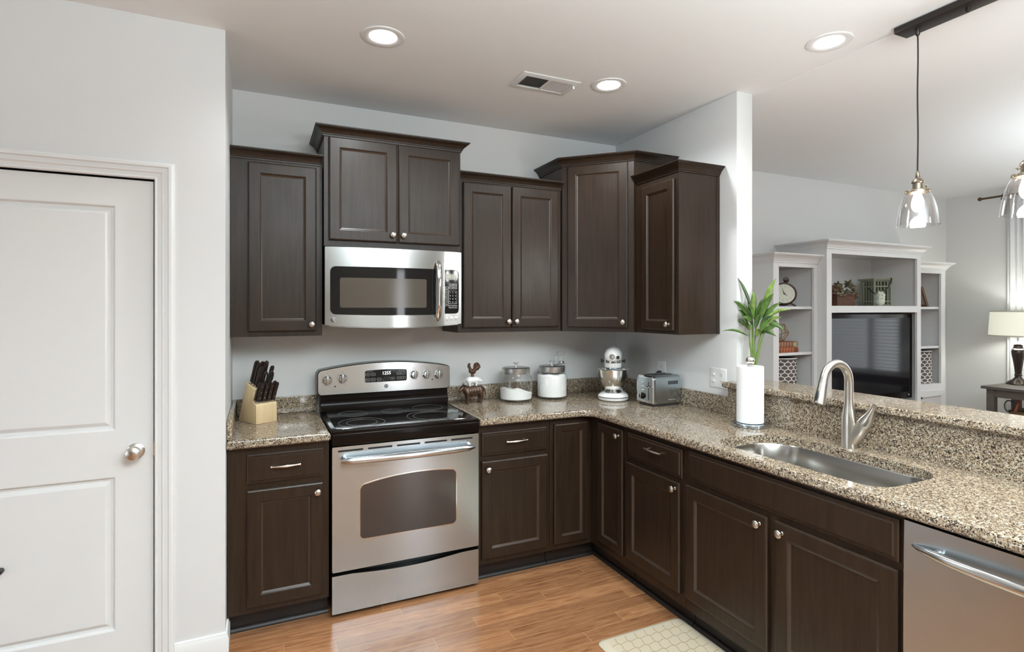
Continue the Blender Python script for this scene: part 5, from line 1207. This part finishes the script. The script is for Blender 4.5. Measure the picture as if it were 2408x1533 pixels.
obj('mesh_sides', b, CUP, t)
b = B(); b.box(bx0+0.004, bx1-0.004, by0+0.004, by1-0.004, zs+0.001, zs+h*0.86); obj('fabric_liner', b, mat('liner_brown', (0.10, 0.055, 0.035), 0.9), t)
b = B(); pts = [(bx0, by0, zs+h), (bx1, by0, zs+h), (bx1, by1, zs+h), (bx0, by1, zs+h)]; b.tube(pts+pts[:1], 0.004, 8); obj('rim_wire', b, mat('zinc_rim', (0.35, 0.34, 0.33), 0.4, 0.8), t)
t = thing('wooden_sign', 'rust brown wooden block standing in the copper mesh basket', 'sign', (4.93, -0.09, zs+0.1))
b = B(); b.box(4.825, 5.040, -0.098, -0.084, zs+h*0.87, zs+0.195, 0.002); obj('board', b, wood('rust_board', (0.10, 0.035, 0.015), (0.17, 0.065, 0.03), 0.6, 0), t)
LEAFD = [leafmat('ivy_green', (0.050, 0.055, 0.020)), leafmat('autumn_brown', (0.11, 0.045, 0.02)), leafmat('ivy_olive', (0.085, 0.075, 0.025))]
t = thing('leaf_spray', 'spray of dark autumn leaves spilling from the copper mesh basket', 'foliage', (4.91, -0.15, zs+h))
rnd = random.Random(11)
def lobed(c, s_, R_, m):
    b = B(); pts = []
    for i in range(20):
        a = 2*pi*i/20; rad = s_*(1.0 if i % 4 == 0 else 0.45 if i % 4 == 2 else 0.66)
        pts.append(c+R_ @ Vector((rad*cos(a), rad*sin(a), 0.12*s_*cos(2*a))))
    vs = [b.v(*p) for p in pts]; ce = b.v(*(c+R_ @ Vector((0, 0, 0.1*s_))))
    for i in range(20): b.f([vs[i], vs[(i+1) % 20], ce])
    o = obj('leaf', b, m, t, recalc=False, sharp=180); md = o.modifiers.new('thickness', 'SOLIDIFY'); md.thickness = 0.0012
for x, y, z, s_ in ((4.915, -0.20, .150, .042), (4.93, -0.215, .185, .040), (4.93, -0.19, .125, .035), (4.95, -0.22, .105, .035), (5.0, -0.225, .10, .03), (5.03, -0.225, .125, .032), (5.075, -0.21, .185, .040), (5.10, -0.20, .20, .043), (5.06, -0.22, .12, .032), (5.13, -0.21, .175, .038),
                    (5.165, -0.20, .155, .042), (5.15, -0.215, .115, .035), (5.175, -0.22, .095, .033), (5.19, -0.20, .08, .028), (5.11, -0.225, .105, .028), (4.98, -0.21, .14, .03)):
    Rm = Matrix.Rotation(rnd.uniform(0, 6), 3, 'Z'); Rm = Matrix.Rotation(rnd.uniform(0.9, 1.4), 3, 'X') @ Rm; Rm = Matrix.Rotation(rnd.uniform(-0.9, 0.1), 3, 'Z') @ Rm
    lobed(Vector((x-0.122, y, zs+z)), s_*1.1, Rm, rnd.choice(LEAFD))
# green lantern
t = thing('lantern', 'sage green slatted wooden lantern with a black strap handle', 'lantern', (5.50, -0.115, zs), radians(-20))
SAGE = mat('sage_paint', (0.25, 0.265, 0.185), 0.6)
hw, h = 0.083, 0.245
b = B()
for sx in (-1, 1):
    for sy in (-1, 1): b.box(sx*hw-0.009, sx*hw+0.009, sy*hw-0.009, sy*hw+0.009, 0, h)
b.box(-hw-0.004, hw+0.004, -hw-0.004, hw+0.004, 0.0, 0.014); obj('posts', b, SAGE, t, local=True)
for k in range(4):
    an = k*pi/2; Rk = Matrix.Rotation(an, 3, 'Z'); b = B(lambda x, y, z: Rk @ Vector((x, y, z)))
    for x in (-0.048, -0.018, 0.018, 0.048): b.box(x-0.004, x+0.004, -hw-0.005, -hw+0.004, 0.012, h)
    for z in (0.045, 0.185): b.box(-hw, hw, -hw-0.006, -hw+0.004, z-0.006, z+0.006)
    obj('slat_panel', b, SAGE, t, local=True)
b = B(); b.box(-hw+0.012, hw-0.012, -hw+0.012, hw-0.012, 0.014, h-0.004); obj('inner_shade', b, mat('lantern_dark', (0.05, 0.055, 0.035), 0.5), t, local=True)
b = B(); b.box(-hw-0.022, hw+0.022, -hw-0.022, hw+0.022, h, h+0.016, 0.003); b.box(-hw-0.005, hw+0.005, -hw-0.005, hw+0.005, h-0.012, h); obj('lid', b, SAGE, t, local=True)
RT = Matrix.Rotation(radians(20), 3, 'Z'); b = B()
b.tube([tuple(RT @ (RD*a-FD*d+Vector((0, 0, z)))) for a, d, z in ((-0.120, 0.08, h-0.08), (-0.118, 0.12, h-0.11), (-0.095, 0.135, h-0.132), (-0.06, 0.14, h-0.132), (-0.02, 0.14, h-0.11), (0.02, 0.14, h-0.075), (0.05, 0.135, h-0.03), (0.068, 0.12, h+0.004), (0.075, 0.10, h+0.018))], 0.0055, 10); obj('strap_handle', b, BLKP, t, local=True)
# ceramic owl
t = thing('ceramic_owl', 'pale mint ceramic owl in front of the green lantern', 'figurine', (5.285, -0.285, zs))
o_ = lambda x, y, z: (5.285+x, -0.285+y, zs+0.001+z)
b = blob([(o_(0, 0, 0.042), 0.040, o_(0, 0, 0.075), 0.041), (o_(0, 0, 0.09), 0.037, o_(0, 0, 0.098), 0.035), (o_(-0.024, -0.006, 0.115), 0.010, o_(-0.027, -0.008, 0.134), 0.005), (o_(0.024, -0.006, 0.115), 0.010, o_(0.027, -0.008, 0.134), 0.005), (o_(0, 0, 0.022), 0.022, o_(0, 0, 0.02), 0.022),
          (o_(0, -0.036, 0.094), 0.005, o_(0, -0.041, 0.086), 0.003), (o_(-0.016, -0.030, 0.10), 0.009, o_(-0.016, -0.031, 0.10), 0.009), (o_(0.016, -0.030, 0.10), 0.009, o_(0.016, -0.031, 0.10), 0.009), (o_(-0.036, -0.012, 0.075), 0.010, o_(-0.030, -0.010, 0.035), 0.006), (o_(0.036, -0.012, 0.075), 0.010, o_(0.030, -0.010, 0.035), 0.006)], 0.0032, 8)
obj('owl_body', b, mat('mint_glaze', (0.60, 0.66, 0.55), 0.3), t, sharp=180)
# leaning frame on the right bookcase
t = thing('picture_frame', 'brown picture frame leaning on the upper shelf of the right bookcase', 'picture frame', (6.15, -0.16, 1.5355))
TL = frame((6.00, -0.10, 1.5360), (0, -1, 0), (1, 0, 0))
def TLn(a, d, z): return Vector((6.125, -0.205, 1.5364+z+0.0))+FD*(a*1.0+0.02)+RD*(d+0.045-0.30*z)
b = B(TLn); 
for a0, a1, z0, z1 in ((0, 0.14, 0, 0.02), (0, 0.14, 0.18, 0.20), (0, 0.02, 0.02, 0.18), (0.12, 0.14, 0.02, 0.18)): b.box(a0, a1, -0.010, 0.010, z0, z1)
obj('frame', b, wood('frame_brown', (0.11, 0.06, 0.03), (0.2, 0.12, 0.06), 0.5, 2), t)
b = B(TLn); b.box(0.02, 0.12, -0.008, 0.002, 0.02, 0.18); obj('print', b, mat('print_paper', (0.4, 0.34, 0.26), 0.7), t)
# console table, lamp and things under it
t = thing('console_table', 'grey brown wooden console table by the curtain', 'table', (6.62, -1.2, 0))
tx0, tx1, ty0, ty1, tz = 6.335, 6.905, -1.86, -0.567, 0.790
b = B(); b.box(tx0, tx1, ty0, ty1, tz-0.026, tz, 0.003); obj('table_top', b, TABLEW, t)
for x in (tx0+0.035, tx1-0.095):
    for y in (ty0+0.03, ty1-0.09):
        b = B(); b.box(x, x+0.06, y, y+0.06, 0, tz-0.026); obj('leg', b, TABLEW, t)
b = B(); b.box(tx0+0.045, tx0+0.067, ty0+0.09, ty1-0.09, tz-0.10, tz-0.026); b.box(tx1-0.067, tx1-0.045, ty0+0.09, ty1-0.09, tz-0.10, tz-0.026); b.box(tx0+0.095, tx1-0.095, ty0+0.04, ty0+0.062, tz-0.10, tz-0.026); b.box(tx0+0.095, tx1-0.095, ty1-0.062, ty1-0.04, tz-0.10, tz-0.026); obj('apron', b, TABLEW, t)
b = B(); b.box(tx0+0.05, tx1-0.05, ty0+0.045, ty1-0.045, 0.36, 0.384); obj('lower_shelf', b, TABLEW, t)
lx, ly = 6.765, -0.672
t = thing('table_lamp', 'table lamp with dark turned base and cream shade on the console table', 'lamp', (lx, ly, tz+0.0005))
LB = mat('lamp_bronze', (0.030, 0.018, 0.015), 0.22, 0.2); z0 = tz+0.0005
b = B(); b.lathe([(0.093, 0), (0.094, 0.006), (0.080, 0.022), (0.050, 0.042), (0.030, 0.062), (0.024, 0.080), (0.030, 0.084), (0.030, 0.094), (0.025, 0.098), (0.030, 0.16), (0.040, 0.23), (0.050, 0.285), (0.053, 0.318), (0.047, 0.330)], (lx, ly, z0), 40); obj('lamp_body', b, LB, t)
b = B(); b.lathe([(0.046, 0.329), (0.051, 0.334), (0.047, 0.343), (0.040, 0.346)], (lx, ly, z0), 40); b.lathe([(0.028, 0.372), (0.046, 0.386), (0.040, 0.398), (0.018, 0.410), (0.010, 0.416), (0.009, 0.46)], (lx, ly, z0), 40); obj('silver_collars', b, CHROME, t)
b = B(); b.lathe([(0.040, 0.345), (0.036, 0.358), (0.033, 0.372), (0.040, 0.386)], (lx, ly, z0), 40); obj('lamp_neck', b, LB, t)
SHADE = mat('shade_cream', (0.78, 0.77, 0.66), 0.8); P(SHADE).inputs['Emission Color'].default_value = (0.80, 0.82, 0.68, 1); P(SHADE).inputs['Emission Strength'].default_value = 0.42
b = B(); zs0, zs1 = 1.252-z0, 1.496-z0; b.lathe([(0.222, zs0), (0.207, zs1), (0.204, zs1), (0.219, zs0)], (lx, ly, z0), 56, None, False, False); obj('lamp_shade', b, SHADE, t)
b = B(); 
for rr_, zz in ((0.223, zs0+0.005), (0.208, zs1-0.005)): b.lathe([(rr_, zz-0.006), (rr_+0.0012, zz-0.006), (rr_+0.001, zz+0.006), (rr_-0.001, zz+0.006)], (lx, ly, z0), 56, None, False, False)
obj('shade_trim', b, mat('shade_trim', (0.62, 0.60, 0.52), 0.8), t)
b = B(); b.tube([(lx, ly-0.205, z0+zs1-0.03), (lx, ly, z0+zs1-0.035), (lx, ly+0.205, z0+zs1-0.03)], 0.002, 6); b.tube([(lx, ly, z0+0.455), (lx+0.06, ly, z0+0.50), (lx+0.05, ly, z0+0.60), (lx, ly, z0+zs1-0.033)], 0.002, 6); obj('harp', b, CHROME, t)
lamp('table_lamp_bulb', 'POINT', (lx, ly, 1.36), 7, WARM, 0.04)
t = thing('wicker_basket', 'brown wicker basket on the lower shelf of the console table', 'basket', (6.66, -0.86, 0.3845))
b = B(); b.loft([[(x, y, z) for x, y in rpoly(6.50-g, 6.84+g, -1.04-g, -0.70+g, 0.03)] for g, z in ((-0.015, 0.3848), (0.0, 0.56), (0.004, 0.565))], True, False); obj('basket_body', b, wood('wicker', (0.12, 0.07, 0.03), (0.25, 0.15, 0.07), 0.7, 0), t)
b = B(); b.prism(rpoly(6.512, 6.828, -1.03, -0.71, 0.03), 0.53, 0.548); obj('contents_liner', b, mat('basket_dark', (0.05, 0.035, 0.025), 0.9), t)
def TF(a, d, z): return Vector((6.60+0.35*z+d, -0.80-a, 0.5485+z))
b = B(TF); b.box(0, 0.16, -0.006, 0.006, 0.0, 0.125); t = thing('photo_card', 'grey greeting card leaning in the wicker basket', 'card', (6.62, -0.88, 0.5485)); obj('card', b, mat('card_grey', (0.22, 0.19, 0.17), 0.5), t)
b = B(TF); b.box(0.02, 0.14, -0.0072, -0.0058, 0.02, 0.08); obj('picture', b, mat('card_green', (0.12, 0.15, 0.07), 0.5), t)
b = B(); b.cyl((6.53, -0.745, 0.5490), (6.55, -0.770, 0.655), 0.012, 0.010, 12); b.lathe([(0.010, 0), (0.003, 0.02), (0, 0.021)], (6.55, -0.770, 0.655), 12, (0.02, -0.025, 0.106)); single('orange_pencil', b, mat('orange_paint', (0.45, 0.10, 0.04), 0.5), 'orange crayon standing in the wicker basket', 'crayon', (6.53, -0.745, 0.549))
b = B(); b.tube([(6.505+0.004*sin(q), -0.712+0.035*cos(q), 0.606+0.052*sin(q)) for q in [2*pi*i/28 for i in range(28)]], 0.005, 8, closed=True); single('black_loop', b, BLKP, 'black cable loop standing at the left edge of the wicker basket', 'cable', (6.505, -0.712, 0.552))
# curtain and rod
t = thing('curtain_rod', 'thin brown curtain rod below the living room ceiling', 'curtain rod', (6.98, -1.5, 2.66))
b = B(); b.cyl((6.98, -0.27, 2.66), (6.98, -2.95, 2.66), 0.010, 0.010, 14); obj('rod', b, mat('rod_brown', (0.10, 0.06, 0.03), 0.4, 0.6), t)
b = B()
for y in (-0.262, -2.958): b.ball((6.98, y, 2.66), 0.020, 16)
obj('finial', b, bpy.data.materials['rod_brown'], t)
for y in (-0.45, -2.75):
    b = B(); b.tube([(XR-0.001, y, 2.70), (XR-0.03, y, 2.70), (6.99, y, 2.672), (6.985, y, 2.640)], 0.006, 8); b.ball((6.985, y, 2.632), 0.012, 12); obj('bracket', b, bpy.data.materials['rod_brown'], t)
t = thing('curtain', 'pale curtain panel hanging behind the table lamp', 'curtain', (6.98, -0.8, 0.02))
b = B(); n = 150; rows = []
for z in (0.02, 0.6, 1.4, 2.2, 2.638):
    rows.append([b.v(7.035+0.022*sin(i*0.62+0.25*sin(i*0.13)+z*0.15)*(0.7+0.3*sin(i*0.31)), -0.47-0.75*i/n, z) for i in range(n+1)])
for r0, r1 in zip(rows, rows[1:]):
    for i in range(n): b.f([r0[i], r0[i+1], r1[i+1], r1[i]])
o = obj('curtain_panel', b, CURTM, t, recalc=False, sharp=180); md = o.modifiers.new('thickness', 'SOLIDIFY'); md.thickness = 0.002
